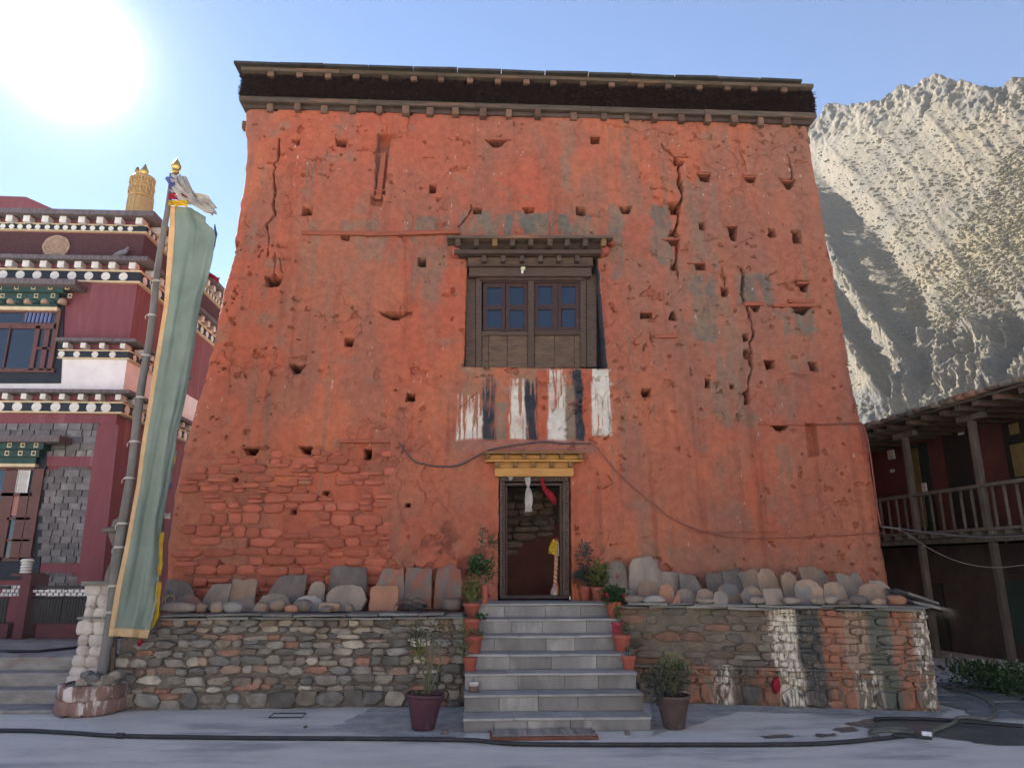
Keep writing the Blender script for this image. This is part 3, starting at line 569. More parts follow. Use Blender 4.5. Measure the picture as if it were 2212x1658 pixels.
lay = courses(r_, LA[0], -.16, .0, .985, lambda z: (.16, .22) if z < .02 else (.06, .115), lambda z: (.2, .36) if z < .02 else (.1, .3), .2, .012)
for cx, cz, w, h in lay:
    if cnt > 299: break
    if cx < -3.72 and cz > .62+(cx+4.17)*.9: continue
    d = r_.uniform(.035, .075); o = link('stone', stone_mesh(w*1.03, h*1.02, d, r_, r_.choice((6, 7, 8, 9)), r_.uniform(3, 7), .2, False), lw, (cx, LA[1]+.02*(cx-LA[0])+.06*cz+.055+r_.uniform(-.02, .012), cz)); o.data.materials.append(M['stone']); o.rotation_euler = (0, r_.uniform(-.09, .09), 0); cnt += 1
print('left stones', cnt)
def slates(x0, x1, y, z, n, parent, rot=0., dep=.45, t=(.018, .032), lay=2, org=None):
    for l in range(lay):
        x = x0+r_.uniform(0, .15)*l
        while x < x1-.1:
            w = r_.uniform(.3, .75); w = min(w, x1-x); th = r_.uniform(*t); yy = y-r_.uniform(.0, .06)-.02*l; zz_ = z+l*.032+r_.uniform(-.004, .004)
            q = [(x, yy+r_.uniform(0, .05)), (x+w*.4, yy+r_.uniform(-.02, .02)), (x+w-.01, yy+r_.uniform(-.01, .05)), (x+w-.01, yy+dep), (x, yy+dep)]
            if rot: q = [(org[0]+(a-org[0])*cos(rot)-(b_-org[1])*sin(rot), org[1]+(a-org[0])*sin(rot)+(b_-org[1])*cos(rot)) for a, b_ in q]
            ti = r_.uniform(-.012, .012)
            v = [(a, b_, zz_+ti*(i in (1, 2))) for i, (a, b_) in enumerate(q)]; v += [(a, b_, c_+th) for a, b_, c_ in v]; n_ = 5
            o = MB().add(v, [tuple(reversed(range(n_))), tuple(range(n_, 2*n_))]+[(i, (i+1) % n_, n_+(i+1) % n_, n_+i) for i in range(n_)]).build('slate', M['slatecap'], parent); bevel(o, .004, 1)
            x += w
slates(-3.75, -.16, 8.98, .985, 9, lw)
# right wall, painted
RA = Vector((1.76, 9.28, 0)); RB = Vector((5.22, 8.45, 0)); RU = (RB-RA).normalized(); RL = (RB-RA).length; RROT = math.atan2(RU.y, RU.x); RN = Vector((RU.y, -RU.x, 0))
def ru(px, py): p = at_plane(px, py, RA, RN); return (p-RA).dot(RU), p.z
rw = empty('terrace_wall', tuple((RA+RB)/2), 'stone terrace wall painted in orange, white and grey-green stripes right of the steps', 'stone wall', 'terrace walls'); rw['kind'] = 'thing'
def stripemat(name, base, base2, rndcols=None):
    m = mat(name, base, base2, scale=6, rough=.93, bump=.6, bscale=24, rnd=.22, rnd_cols=rndcols); t = m.node_tree; N = t.nodes; L = t.links; p = N['Principled BSDF']
    src = p.inputs['Base Color'].links[0].from_socket
    ge = N.new('ShaderNodeNewGeometry'); sb = N.new('ShaderNodeVectorMath'); sb.operation = 'SUBTRACT'; L.new(ge.outputs['Position'], sb.inputs[0]); sb.inputs[1].default_value = RA
    dt = N.new('ShaderNodeVectorMath'); dt.operation = 'DOT_PRODUCT'; L.new(sb.outputs[0], dt.inputs[0]); dt.inputs[1].default_value = RU
    sx = N.new('ShaderNodeSeparateXYZ'); L.new(ge.outputs['Position'], sx.inputs[0])
    nz = N.new('ShaderNodeTexNoise'); nz.inputs['Scale'].default_value = 9; nz.inputs['Detail'].default_value = 4; L.new(ge.outputs['Position'], nz.inputs['Vector'])
    def ma(op, a, b_):
        n = N.new('ShaderNodeMath'); n.operation = op
        for i, v in enumerate((a, b_)):
            if isinstance(v, (int, float)): n.inputs[i].default_value = v
            else: L.new(v, n.inputs[i])
        return n.outputs[0]
    u = ma('ADD', ma('DIVIDE', dt.outputs['Value'], RL), ma('MULTIPLY', ma('SUBTRACT', nz.outputs[0], .5), .022))
    def ramp(stops):
        cr = N.new('ShaderNodeValToRGB'); e = cr.color_ramp.elements; cr.color_ramp.interpolation = 'LINEAR'
        while len(e) < len(stops): e.new(.5)
        for q, (pos, c, a) in zip(e, stops): q.position = pos; q.color = (*c, a)
        L.new(u, cr.inputs[0]); return cr
    O, W, B, G, T = (.3, .125, .075), (.6, .54, .44), (.06, .062, .06), (.095, .105, .085), (.3, .2, .14)
    def U(x): return ru(*Z(12, x, 640))[0]/RL
    def steps(lst):
        out = []
        for x0, x1, c, a in lst: out += [(U(x0)+.006, c, a), (U(x1)-.006, c, a)]
        return out
    up = ramp([(0, T, 0.)]+steps([(150, 1000, T, 0.), (1055, 1200, W, .58), (1205, 1352, B, .62), (1360, 1485, O, .6), (1500, 1630, T, .55), (1645, 1780, G, .62), (1790, 1915, O, .5), (1925, 2100, W, .42)]))
    lo = ramp([(0, T, .1)]+steps([(150, 480, T, .2), (520, 660, O, .5), (690, 775, W, .4), (790, 930, B, .45), (950, 1065, O, .5), (1080, 1215, W, .5), (1225, 1365, B, .55), (1375, 1530, O, .52), (1545, 1660, W, .32), (1690, 1800, G, .6), (1815, 1920, O, .5), (1940, 2100, W, .38)]))
    zc = ma('GREATER_THAN', sx.outputs[2], ru(*Z(12, 1060, 820))[1])
    def mx(f, a, b_, dt_='RGBA'):
        n = N.new('ShaderNodeMix'); n.data_type = dt_; i0 = 6 if dt_ == 'RGBA' else 2
        L.new(f, n.inputs[0]); L.new(a, n.inputs[i0]); L.new(b_, n.inputs[i0+1]); return n.outputs[2 if dt_ == 'RGBA' else 0]
    col = mx(zc, lo.outputs[0], up.outputs[0]); al = mx(zc, lo.outputs[1], up.outputs[1], 'FLOAT')
    mp = N.new('ShaderNodeMapping'); mp.inputs['Scale'].default_value = (14, 14, 3); L.new(ge.outputs['Position'], mp.inputs[0]); n2 = N.new('ShaderNodeTexNoise'); n2.inputs['Scale'].default_value = 2.2; n2.inputs['Detail'].default_value = 6; L.new(mp.outputs[0], n2.inputs['Vector'])
    mr = N.new('ShaderNodeMapRange'); L.new(ma('ADD', n2.outputs[0], ma('MULTIPLY', ma('SUBTRACT', al, .5), .55)), mr.inputs[0]); mr.inputs[1].default_value = .4; mr.inputs[2].default_value = .58
    f = ma('MULTIPLY', mr.outputs[0], ma('GREATER_THAN', al, .04)); L.new(mx(f, src, col), p.inputs['Base Color']); return m
M['rstone'] = stripemat('painted_stone', (.2, .2, .2), (.7, .7, .7), [(.17, .135, .1), (.135, .112, .088), (.19, .145, .105), (.15, .125, .1), (.2, .16, .12), (.12, .105, .088), (.18, .125, .09), (.21, .18, .14), (.22, .125, .085)])
M['rmud'] = stripemat('painted_mortar', (.18, .145, .108), (.115, .094, .072))
def rp(u, z, off=0.): return RA + RU*u + RN*(off-.04*z) + ZZ*z
s = np.linspace(-.02, RL+.02, 130); z_ = np.linspace(-.02, 1.12, 44); S, Q = np.meshgrid(s, z_)
d = -.045 - .04*Q + (fbm(S*6, Q*6, 4, 301)-.5)*.06
Vv = np.stack([RA.x+RU.x*S+RN.x*d, RA.y+RU.y*S+RN.y*d, Q], -1); o = link('mortar', gridmesh('mortar', Vv, M['rmud']), rw); o.location = -rw.location
A2 = RA-RN*.12; B2 = RB-RN*.12
MB().add([(A2.x, A2.y, 0), (B2.x, B2.y, 0), (5.45, 10.7, 0), (1.7, 10.7, 0), (A2.x, A2.y, 1.09), (B2.x, B2.y, 1.09), (5.45, 10.7, 1.09), (1.7, 10.7, 1.09)], [(0, 3, 2, 1), (4, 5, 6, 7), (0, 1, 5, 4), (1, 2, 6, 5), (2, 3, 7, 6), (3, 0, 4, 7)]).build('fill', M['mud'], rw)
r_ = random.Random(23); cnt = 0
for part in (0, 1):
    zr = (.0, .40) if part == 0 else (.425, 1.1)
    for u_, cz, w, h in courses(r_, .02, RL+.0, zr[0], zr[1], lambda z: (.17, .24) if z < .02 else (.08, .135), lambda z: (.18, .36) if z < .02 else (.12, .34), .2, .008):
        paintd = u_ > ru(*Z(12, 1000, 640))[0]
        if not paintd and cz > .42 and r_.random() < .22: continue
        if u_+w/2 > RL+.03 or cnt > 280: continue
        p = rp(u_, cz, (-.035 if (paintd or cz < .42) else -.055)+r_.uniform(-.012, .012)); o = link('stone', stone_mesh(w*1.0, h*1.0, r_.uniform(.03, .05), r_, r_.choice((7, 8, 9)), r_.uniform(4, 8), .15, False), rw, tuple(p)); o.data.materials.append(M['rstone']); o.rotation_euler = (0, r_.uniform(-.04, .04), RROT); cnt += 1
# right end of the wall (returns towards the temple)
for k in range(8):
    zc = .07+k*.135; yy = 0
    while yy < 1.6:
        w = r_.uniform(.2, .4); p = rp(RL, zc, 0)-RN*(yy+w/2); o = link('stone', stone_mesh(w*.97, .13, .06, r_, 10, 4, .08), rw, tuple(p-RU*.04)); o.rotation_euler = (0, 0, RROT+pi/2); o.data.materials.append(M['rstone']); yy += w
print('right stones', cnt)
q0, q1 = ru(*Z(12, 220, 828))[0], RL
zt = .415
o = MB().quadbox([rp(.1, zt-.018, .03), rp(RL-.55, zt-.018, .03), rp(RL-.55, zt+.016, .03), rp(.1, zt+.016, .03)], -RN*.12).build('timber_course', M['rmud'], rw); bevel(o, .006, 1)
slates(0+1.76, RL+1.76+.02, 9.23, 1.095, 9, rw, RROT, .5, (.02, .035), 2, (1.76, 9.28))
# small slate roof with thatch at the far right corner of the terrace
for i in range(4):
    for j in range(2):
        a = rp(RL-.12+.05*j, 1.3-.10*j, -.1-.42*i); e = rp(RL+.16+.1*j, 1.19-.08*j, .02-.42*i)
        q = [a, e, e-RN*.5+ZZ*.03, a-RN*.5+ZZ*.03]; MB().quadbox(q, (0, 0, -.03)).build('corner_slate', M['slatecap'], rw)
tb = MB(); rs = np.random.RandomState(7)
for i in range(420):
    p = rp(RL+.16+.1*rs.rand(), 1.1+.04*rs.rand(), .05-1.3*rs.rand()); dd = Vector((rs.normal(.8, .4), rs.normal(-.3, .5), -1.1+rs.normal(0, .3))).normalized()*(.12+.1*rs.rand()); a = dd.orthogonal().normalized()*.004
    tb.add([p-a, p+a, p+dd], [(0, 1, 2)])
M['straw'] = mat('straw', (.15, .12, .085), (.09, .07, .05), scale=9, bump=0); o = tb.build('thatch_fringe', M['straw'], rw, fix=False); o['kind'] = 'stuff'
# red rag stuck in the wall
M['redcloth'] = mat('red_cloth', (.35, .02, .035), (.25, .015, .03), scale=9, rough=.8, bump=.2, bscale=30, trans=.2)
u_, z0 = ru(*Z(12, 1070, 935)); p = rp(u_, z0, .02); o = link('red_rag', stone_mesh(.1, .19, .05, r_, 10, 2), None, tuple(p)); o.data.materials.append(M['redcloth']); o.rotation_euler = (0, .1, RROT); tag(o, 'small crumpled red cloth stuck in the white stripe of the right wall', 'cloth')

# ================================================================== steps
M['step'] = mat('grey_slate_tile', (.24, .228, .212), (.165, .158, .148), scale=3.5, rough=.75, bump=.25, bscale=20, rnd=.2, c3=(.33, .31, .28), s3=2.6, t3=(.52, .7), stretch=(1, 1, .45))
M['tread'] = mat('pale_slate_tread', (.34, .325, .305), (.25, .24, .226), scale=4, rough=.7, bump=.25, bscale=18, rnd=.12)
st = empty('stone_staircase', (.82, 8.6, 0), 'seven-step grey slate staircase leading up to the temple door', 'steps')
SX0, SX1, SY0, TR = -.12, 1.755, 7.7, .3
SZ = [.135, .30, .465, .628, .8, .968, 1.134]
r_ = random.Random(31)
for i, z in enumerate(SZ):
    y0 = SY0+TR*i; zb = SZ[i-1] if i else 0; y1 = y0+TR if i < 6 else 10.42
    MB().box(SX0+.012, SX1-.012, y0+.025, y1+.03 if i < 6 else y1, 0, z-.026).build('step_core', M['step'], st)
    xs = [SX0]; 
    while xs[-1] < SX1-.3: xs.append(xs[-1]+r_.uniform(.3, .62))
    xs[-1] = SX1
    for a, b_ in zip(xs[:-1], xs[1:]):
        o = MB().box(a+.002, b_-.002, y0+.004+r_.uniform(-.003, .003), y0+.028, (zb if i else 0)+.001, z-.027).build('riser_tile', M['step'], st); bevel(o, .003, 1)
    xs = [SX0-.005]
    while xs[-1] < SX1-.4: xs.append(xs[-1]+r_.uniform(.45, .8))
    xs[-1] = SX1+.01
    for a, b_ in zip(xs[:-1], xs[1:]):
        dz = r_.uniform(-.003, .003); j = r_.uniform(-.008, .006); o = MB().add([(a+.001, y0-.018+j, z-.025+dz), (b_-.001, y0-.018+r_.uniform(-.008, .006), z-.025+dz), (b_-.001, y1+.0035, z-.025), (a+.001, y1+.0035, z-.025), (a+.001, y0-.018+j, z+dz), (b_-.001, y0-.018+j, z+dz), (b_-.001, y1+.0035, z), (a+.001, y1+.0035, z)],
            [(0, 3, 2, 1), (4, 5, 6, 7), (0, 1, 5, 4), (1, 2, 6, 5), (2, 3, 7, 6), (3, 0, 4, 7)]).build('tread_slab', M['tread'], st); bevel(o, .004, 1)

# ================================================================== carved slabs and boulders on the terraces
def slatemat(n, c1, c2, c3=None, t3=(.5, .62)): return mat(n, c1, c2, scale=3.5, rough=.85, bump=.45, bscale=16, rnd=.18, c3=c3, s3=2.6, t3=t3, stretch=(1.6, 1.6, .8))
M['s_dark'] = slatemat('slab_dark', (0.168, 0.137, 0.118), (0.112, 0.093, 0.082)); M['s_grey'] = slatemat('slab_grey', (0.252, 0.199, 0.157), (0.174, 0.142, 0.115)); M['s_red'] = slatemat('slab_redstained', (0.190, 0.151, 0.129), (0.151, 0.118, 0.101), (.27, .1, .06), (.44, .6))
M['s_brown'] = slatemat('slab_brown', (0.258, 0.174, 0.123), (0.190, 0.132, 0.099), (.15, .14, .13)); M['s_tan'] = slatemat('slab_tan', (0.302, 0.202, 0.137), (0.224, 0.159, 0.112), (.16, .15, .135)); M['s_orange'] = slatemat('slab_orange', (0.314, 0.157, 0.095), (0.246, 0.123, 0.078)); M['s_pale'] = slatemat('slab_pale', (.27, .25, .225), (.19, .178, .16))
SH = {'round': [(0, 0), (1, 0), (1.0, .62), (.93, .86), (.7, 1), (.4, .98), (.14, .9), (.01, .62)], 'rect': [(0, 0), (1, 0), (1.0, .5), (.98, .95), (.9, 1), (.5, .99), (.1, 1), (.03, .93), (0, .5)],
      'chl': [(.0, 0), (1, .0), (1, .5), (1, .97), (.62, 1), (.36, .92), (.12, .5)], 'chr': [(0, 0), (1, 0), (.88, .5), (.66, .9), (.4, .98), (0, 1), (0, .5)],
      'oval': [(.1, 0), (.5, -.02), (.9, .02), (1, .3), (.98, .6), (.85, .87), (.62, 1), (.35, .98), (.12, .82), (0, .5), (.02, .2)], 'tri': [(0, 0), (.5, 0), (1, 0), (1, .5), (.98, 1), (.7, .72), (.35, .4)],
      'pent': [(.05, 0), (.9, 0), (1, .4), (.9, .75), (.55, 1), (.2, .85), (0, .5)], 'wide': [(.03, 0), (.97, 0), (1, .3), (.9, .75), (.7, .97), (.4, 1), (.15, .85), (0, .4)]}
TZL, TZR = 1.045, 1.155
def slab(k, box, Y, shape, m, label, tilt=12, t=.05, lean=0., cat='stone slab', grp=None, zb=None, yaw=0.):
    x0, x1, yt, yb = box; r = random.Random(hash((x0, yt)) % 9999 if 0 else int(x0*7+yt)); px0, py0 = Z(k, x0, yt); px1, py1 = Z(k, x1, yb)
    a = at_y(px0, (py0+py1)/2, Y); b_ = at_y(px1, (py0+py1)/2, Y); w = b_.x-a.x; top = at_y((px0+px1)/2, py0, Y).z
    zb = (TZL if k == 11 else TZR) if zb is None else zb; h = max(.06, top-zb)/cos(R(tilt))
    pts = SH[shape]; fine = []
    for (p, q) in zip(pts, pts[1:]+pts[:1]):
        for e in (0, .5): fine.append(((p[0]+(q[0]-p[0])*e-.5)*w + r.uniform(-.028, .028)*w, (p[1]+(q[1]-p[1])*e)*h + (r.uniform(-.03, .03)*h if p[1] > .05 else 0)))
    n = len(fine); cx, cz = 0, h*.5; v = []; f = []
    for sc, y in ((.97, t), (1, t*.75), (1, t*.2), (.965, 0)): v += [(cx+(x-cx)*sc, y+r.uniform(-.03, .03)*t, cz+(z-cz)*sc) for x, z in fine]
    for i in range(3): f += [(i*n+j, (i+1)*n+j, (i+1)*n+(j+1) % n, i*n+(j+1) % n) for j in range(n)]
    v += [(0, -.004, h*.5), (0, t, h*.5)]; f += [(3*n+j, 4*n, 3*n+(j+1) % n) for j in range(n)] + [(j, (j+1) % n, 4*n+1) for j in range(n)]
    b2 = MB().add(v, f); me = b2.mesh('slab', M[m]); o = link('carved_stone', me, None, ((a.x+b_.x)/2, Y, zb-.012)); o.rotation_euler = (R(-tilt), R(lean), R(yaw)); sharp(o, 50)
    return tag(o, label, cat, grp)
def boulder(k, box, Y, m, label, dep=1., zb=None, cat='stone', grp=None, flat=False):
    x0, x1, yt, yb = box; px0, py0 = Z(k, x0, yt); px1, py1 = Z(k, x1, yb); a = at_y(px0, (py0+py1)/2, Y); b_ = at_y(px1, (py0+py1)/2, Y); w = (b_.x-a.x)/2
    h = abs(at_y(px0, py0, Y).z-at_y(px0, py1, Y).z)/2; zb = (TZL if k == 11 else TZR) if zb is None else zb
    bm = bmesh.new(); bmesh.ops.create_icosphere(bm, subdivisions=3, radius=1); sd = Vector((x0*.13, yt*.17, 3))
    for v in bm.verts:
        d = v.co.copy(); n = mnoise.noise(d*1.1+sd)*.28 + mnoise.noise(d*2.7+sd)*.12; p = 2.6; q = (abs(d.x)**p+abs(d.y)**p+abs(d.z)**p)**(-1/p); v.co = d*q*(1+n*.8); v.co = Vector((v.co.x*w*1.02, v.co.y*w*dep*.9, v.co.z*h*1.03))
        if v.co.z < -h*.88: v.co.z = -h*.88
    me = bpy.data.meshes.new('boulder'); bm.to_mesh(me); bm.free(); me.materials.append(M[m]); me.polygons.foreach_set('use_smooth', [True]*len(me.polygons))
    return tag(link('boulder', me, None, ((a.x+b_.x)/2, Y+w*dep*.4, zb+h*.87)), label, cat, grp)
GL, GR = 'stones laid on the left terrace', 'stones laid on the right terrace'
BK, MD, FR = 10.12, 9.72, 9.32
for a in (((150, 385, 185, 400), BK, 'chr', 's_dark', 'dark slate slab at far left of the terrace, behind the green banner', 14), ((398, 582, 205, 400), BK-.15, 'chl', 's_grey', 'olive-grey slab with slanting left shoulder, second from the banner', 14), ((580, 752, 180, 400), BK-.1, 'rect', 's_tan', 'tan carved slab with faint engraved square, third from the banner', 12),
          ((800, 1070, 148, 400), BK, 'chl', 's_dark', 'wide dark slate slab with rounded upper left corner, left terrace', 12), ((1090, 1202, 190, 400), BK-.1, 'round', 's_grey', 'narrow grey slate between two large slabs on the left terrace', 12), ((1222, 1468, 98, 400), BK, 'rect', 's_dark', 'large dark slate with white scratches, tallest middle slab of left terrace', 9),
          ((1488, 1712, 105, 400), BK, 'chl', 's_red', 'red-stained slate with rounded left shoulder, left of a plain tall slate', 9), ((1712, 1895, 105, 400), BK+.02, 'rect', 's_red', 'straight tall red-edged slate above the wire coil', 9), ((1908, 2088, 85, 400), BK, 'round', 's_red', 'tall round-topped slate nearest the steps on the left', 8)):
    slab(11, a[0], a[1], a[2], a[3], a[4], a[5], .05, 0, 'stone slab', GL)
for a in (((218, 402, 280, 400), MD, 'wide', 's_red', 'low reddish flat slab beside the banner edge'), ((578, 757, 300, 405), MD, 'wide', 's_grey', 'grey slab lying below the tan carved slab'), ((762, 988, 270, 405), MD, 'wide', 's_grey', 'broad grey slab in front of the wide dark slate'), ((993, 1190, 285, 405), MD-.1, 'wide', 's_pale', 'pale bluish flat slab behind the round dark boulder'),
          ((1200, 1470, 212, 405), MD, 'oval', 's_grey', 'big round-topped grey slab with chipped red right edge'), ((1488, 1678, 222, 405), MD, 'rect', 's_orange', 'rusty red slab with two dark pits, in front of the red-stained slate')):
    slab(11, a[0], a[1], a[2], a[3], a[4], 20, .07, 0, 'stone slab', GL)
for a in (((145, 372, 340, 408), FR, 's_grey', 'long flat grey stone at the left end of the terrace edge', .5), ((270, 335, 318, 362), FR+.2, 's_dark', 'small dark round pebble on the long flat stone', 1), ((375, 447, 335, 402), FR, 's_brown', 'brown and grey rounded stone left of a reddish-brown one', .9), ((465, 547, 345, 422), FR-.08, 's_brown', 'reddish-brown round stone left of the pointed grey boulder', .9),
          ((545, 672, 345, 420), FR-.08, 's_pale', 'pointed pale grey boulder at the terrace edge', .8), ((745, 838, 345, 412), FR, 's_brown', 'brown lumpy boulder below the broad grey slab', .9), ((840, 948, 310, 398), FR+.1, 's_brown', 'round brown boulder left of the dark round boulder', .9), ((945, 1027, 350, 402), FR-.05, 's_orange', 'small stone with orange broken end', .9),
          ((1000, 1117, 310, 398), FR+.05, 's_dark', 'smooth dark round boulder in the middle of the left terrace', .9), ((1158, 1312, 330, 398), FR+.08, 's_tan', 'oval tan cobble below the big round-topped slab', .6), ((1170, 1252, 365, 412), FR-.08, 's_brown', 'small brown cobble at the edge below the oval tan cobble', .9), ((1330, 1392, 345, 402), FR, 's_grey', 'small bluish cobble right of the oval tan cobble', .9),
          ((1965, 2088, 295, 388), FR+.15, 's_dark', 'dark boulder with pale split face next to the flower pots', .9)):
    boulder(11, a[0], a[1], a[2], a[3], a[4], grp=GL)
o = slab(11, (155, 237, 252, 400), FR+.25, 'rect', 's_dark', 'small black tile with gold line drawing beside the banner', 15, .015, 3, 'tile'); o.name = 'picture_tile'
gl = MB(); rs = np.random.RandomState(4); M['goldline'] = mat('gold_paint', (.45, .33, .15), rough=.5, bump=0)
c0 = Vector((0, -.006, 0))
hh = .24; pts = [(.0+.055*cos(t)*(1+.15*sin(5*t)), hh*.62+.06*sin(t)) for t in np.linspace(0, 2*pi, 20)]; gl.tube([(x, -.008, z) for x, z in pts], .004, 4); gl.tube([(-.03, -.008, hh*.35), (0, -.008, hh*.5), (.03, -.008, hh*.35), (.06, -.008, hh*.45)], .004, 4); gl.tube([(-.08, -.008, hh*.5), (-.07, -.008, hh*.8), (-.02, -.008, hh*.93)], .003, 4)
gm = link('line_drawing', gl.mesh('line_drawing', M['goldline']), None); gm.parent = o
BK, MD, FR = 10.1, 9.6, 9.15
def fr(x): return FR - .22*(ru(*Z(12, x, 390))[0]/RL*3.5)
for a in (((20, 168, 165, 380), BK, 'round', 's_grey', 'grey slate half hidden by the yellow-green potted plant', 9, 0), ((170, 372, 135, 380), BK-.05, 'round', 's_grey', 'tallest round-topped slate with brown rim on the right terrace', 9, 0), ((370, 497, 228, 380), BK, 'rect', 's_grey', 'square grey-brown slab right of the tallest slate', 12, 0), ((480, 637, 245, 380), BK-.1, 'chr', 's_dark', 'dark slate with orange right corner, right terrace', 12, 3),
          ((648, 776, 238, 380), BK, 'rect', 's_dark', 'upright rectangular dark slate, left of two tilted slates', 12, 0), ((775, 900, 215, 380), BK, 'rect', 's_dark', 'dark slate tilted right, beside the upright rectangular one', 12, -9), ((885, 1010, 218, 380), BK, 'rect', 's_brown', 'brownish slate tilted right, left of the tan leaning slab', 12, -12), ((990, 1120, 205, 380), BK, 'round', 's_tan', 'tan round-topped slab leaning right', 12, -13),
          ((1120, 1222, 230, 380), BK-.1, 'round', 's_tan', 'narrow tan rounded slab left of the big slanting slate', 14, -3), ((1235, 1445, 195, 380), BK+.05, 'chr', 's_brown', 'big slanting brown slate in the right half of the right terrace', 12, 0), ((1465, 1602, 240, 390), BK-.2, 'chr', 's_grey', 'grey slanted slab right of the big slanting slate', 16, 0), ((1535, 1612, 235, 380), BK+.08, 'round', 's_brown', 'small brown slab peeking out behind the grey slanted one', 10, 0),
          ((1665, 1812, 280, 395), BK-.3, 'chr', 's_grey', 'grey-brown slanted slab at the right end of the terrace', 18, 0)):
    slab(12, a[0], a[1]-.00025*a[0][0], a[2], a[3], a[4], a[5], .05, a[6], 'stone slab', GR)
for a in (((95, 196, 310, 400), .45, 'chr', 's_tan', 'tan low slab behind the red geranium', 20), ((230, 367, 285, 400), .45, 'round', 's_brown', 'brown round-topped low slab in front of the tallest slate', 20), ((355, 452, 305, 405), .2, 'oval', 's_orange', 'orange-tan oval stone leaning left of the small triangle', 20), ((430, 484, 345, 415), .08, 'tri', 's_orange', 'small bright orange triangular stone chip', 15), ((450, 582, 335, 400), .4, 'wide', 's_grey', 'low grey slab right of the orange triangle', 24), ((580, 702, 335, 400), .4, 'wide', 's_brown', 'low brown slab left of the tan five-sided stone', 24),
          ((688, 780, 345, 407), .08, 'pent', 's_tan', 'tan five-sided stone at the terrace edge', 20), ((718, 867, 303, 400), .35, 'oval', 's_brown', 'brown oval slab behind the tan five-sided stone', 24), ((862, 1002, 313, 405), .25, 'pent', 's_tan', 'tan-grey rounded slab below the tilted slates', 22), ((1000, 1119, 333, 407), .1, 'rect', 's_grey', 'grey rounded square block at the terrace edge', 18), ((1190, 1378, 275, 400), .35, 'oval', 's_tan', 'largest tan oval slab in front of the big slanting slate', 22), ((1365, 1522, 293, 395), .4, 'wide', 's_tan', 'tan slab right of the largest tan oval', 24), ((1585, 1757, 303, 407), .25, 'oval', 's_tan', 'broad tan slab left of the orange wedge', 24)):
    slab(12, a[0], fr(a[0][0])+a[1], a[2], a[3], a[4], a[5], .06, 0, 'stone slab', GR)
for a in (((145, 267, 360, 407), .1, 's_grey', 'flat grey cobble beside the geranium pot', .8), ((262, 387, 360, 407), .05, 's_pale', 'flat pale oval cobble left of the orange-tan oval', .7), ((905, 1002, 360, 407), .05, 's_grey', 'small grey cobble left of the rounded square block', .7), ((1117, 1222, 360, 407), .05, 's_grey', 'grey cobble right of the rounded square block', .7), ((1280, 1367, 355, 402), .05, 's_grey', 'grey cobble below the largest tan oval', .8), ((1365, 1462, 350, 402), .08, 's_grey', 'grey cobble below the tan slab, left of two slaty ones', .7),
          ((1450, 1532, 368, 402), .02, 's_dark', 'small flat dark cobble near the right end', .8), ((1520, 1632, 345, 407), .1, 's_dark', 'dark slaty cobble left of the broad tan slab', .7), ((1665, 1737, 362, 407), .02, 's_tan', 'small tan cobble in front of the broad tan slab', .7), ((1758, 1870, 343, 407), .08, 's_orange', 'orange wedge-shaped stone at the right end', .7), ((580, 700, 372, 404), .08, 's_grey', 'flat grey cobble in front of the low brown slab', .6)):
    boulder(12, a[0], fr(a[0][0])+a[1], a[2], a[3], a[4], grp=GR)
# ================================================================== flagpole with banner
FY = 8.9
M['pole'] = mat('grey_bamboo_pole', (.15, .14, .13), (.09, .085, .08), scale=8, rough=.8, bump=.4, bscale=25, stretch=(1, 1, .3))
M['banner'] = mat('green_banner_cloth', (.235, .285, .245), (.19, .24, .2), scale=3, rough=.85, bump=.12, bscale=60, trans=.32)
M['hem'] = mat('orange_hem', (.6, .42, .24), (.5, .34, .18), scale=6, rough=.85, bump=.1, trans=.3)
M['gold'] = mat('gilt_metal', (.62, .42, .12), (.5, .32, .09), scale=8, rough=.35, bump=.1, metal=.8)
M['yellow'] = mat('yellow_cloth', (.62, .42, .035), (.5, .3, .03), scale=9, rough=.85, bump=.15, trans=.3)
M['whitecloth'] = mat('dirty_white_cloth', (.5, .47, .42), (.34, .31, .29), scale=9, rough=.9, bump=.2, bscale=40, trans=.25)
M['bluecloth'] = mat('blue_cloth', (.1, .13, .33), (.07, .09, .22), scale=9, rough=.9, bump=.2, trans=.2)
fp0 = at_y(222, 1450, FY); fp1 = at_y(*Z(1, 918, 215), FY)
fp = empty('flagpole', (fp0.x, FY, .3), 'tall grey flagpole carrying a long green prayer banner with orange hem', 'flagpole')
n = 24; pts = [fp0.lerp(fp1, i/n)+Vector((.012*sin(i*.9), 0, 0)) for i in range(-1, n+1)]
MB().tube(pts, [.064-.028*i/n for i in range(n+2)], 12).build('pole', M['pole'], fp, True)
b = MB()
for i, py in enumerate((640, 720, 812, 905, 1000, 1076, 1168, 1215, 1290, 1340)):
    t = (1450-py)/(1450-383); c = fp0.lerp(fp1, t); r = .066-.028*t
    b = MB(); b.lathe([(r+.002, -.012), (r+.008, -.004), (r+.008, .008), (r+.002, .014)], 12, (c.x, c.y, c.z)); b.tube([c+Vector((-.02, -r-.005, 0)), c+Vector((-.05, -r-.02, -.03)), c+Vector((-.045, -r-.02, -.07))], .006, 5); b.build('cord_tie', M['whitecloth'], fp)
f0 = at_y(*Z(1, 940, 195), FY); MB().lathe([(.03, 0), (.05, .012), (.05, .03), (.03, .04), (.06, .08), (.066, .11), (.045, .16), (.012, .215), (.004, .235)], 14, tuple(f0)).build('finial', M['gold'], fp, True)
MB().tube([fp1-ZZ*.05, f0+ZZ*.02], .03, 8).build('finial_stem', M['pole'], fp)
LE = [(368.6, 446), (354.5, 660), (328, 821), (318, 889), (306, 962), (296, 1043), (273, 1168), (248, 1284), (234, 1376)]
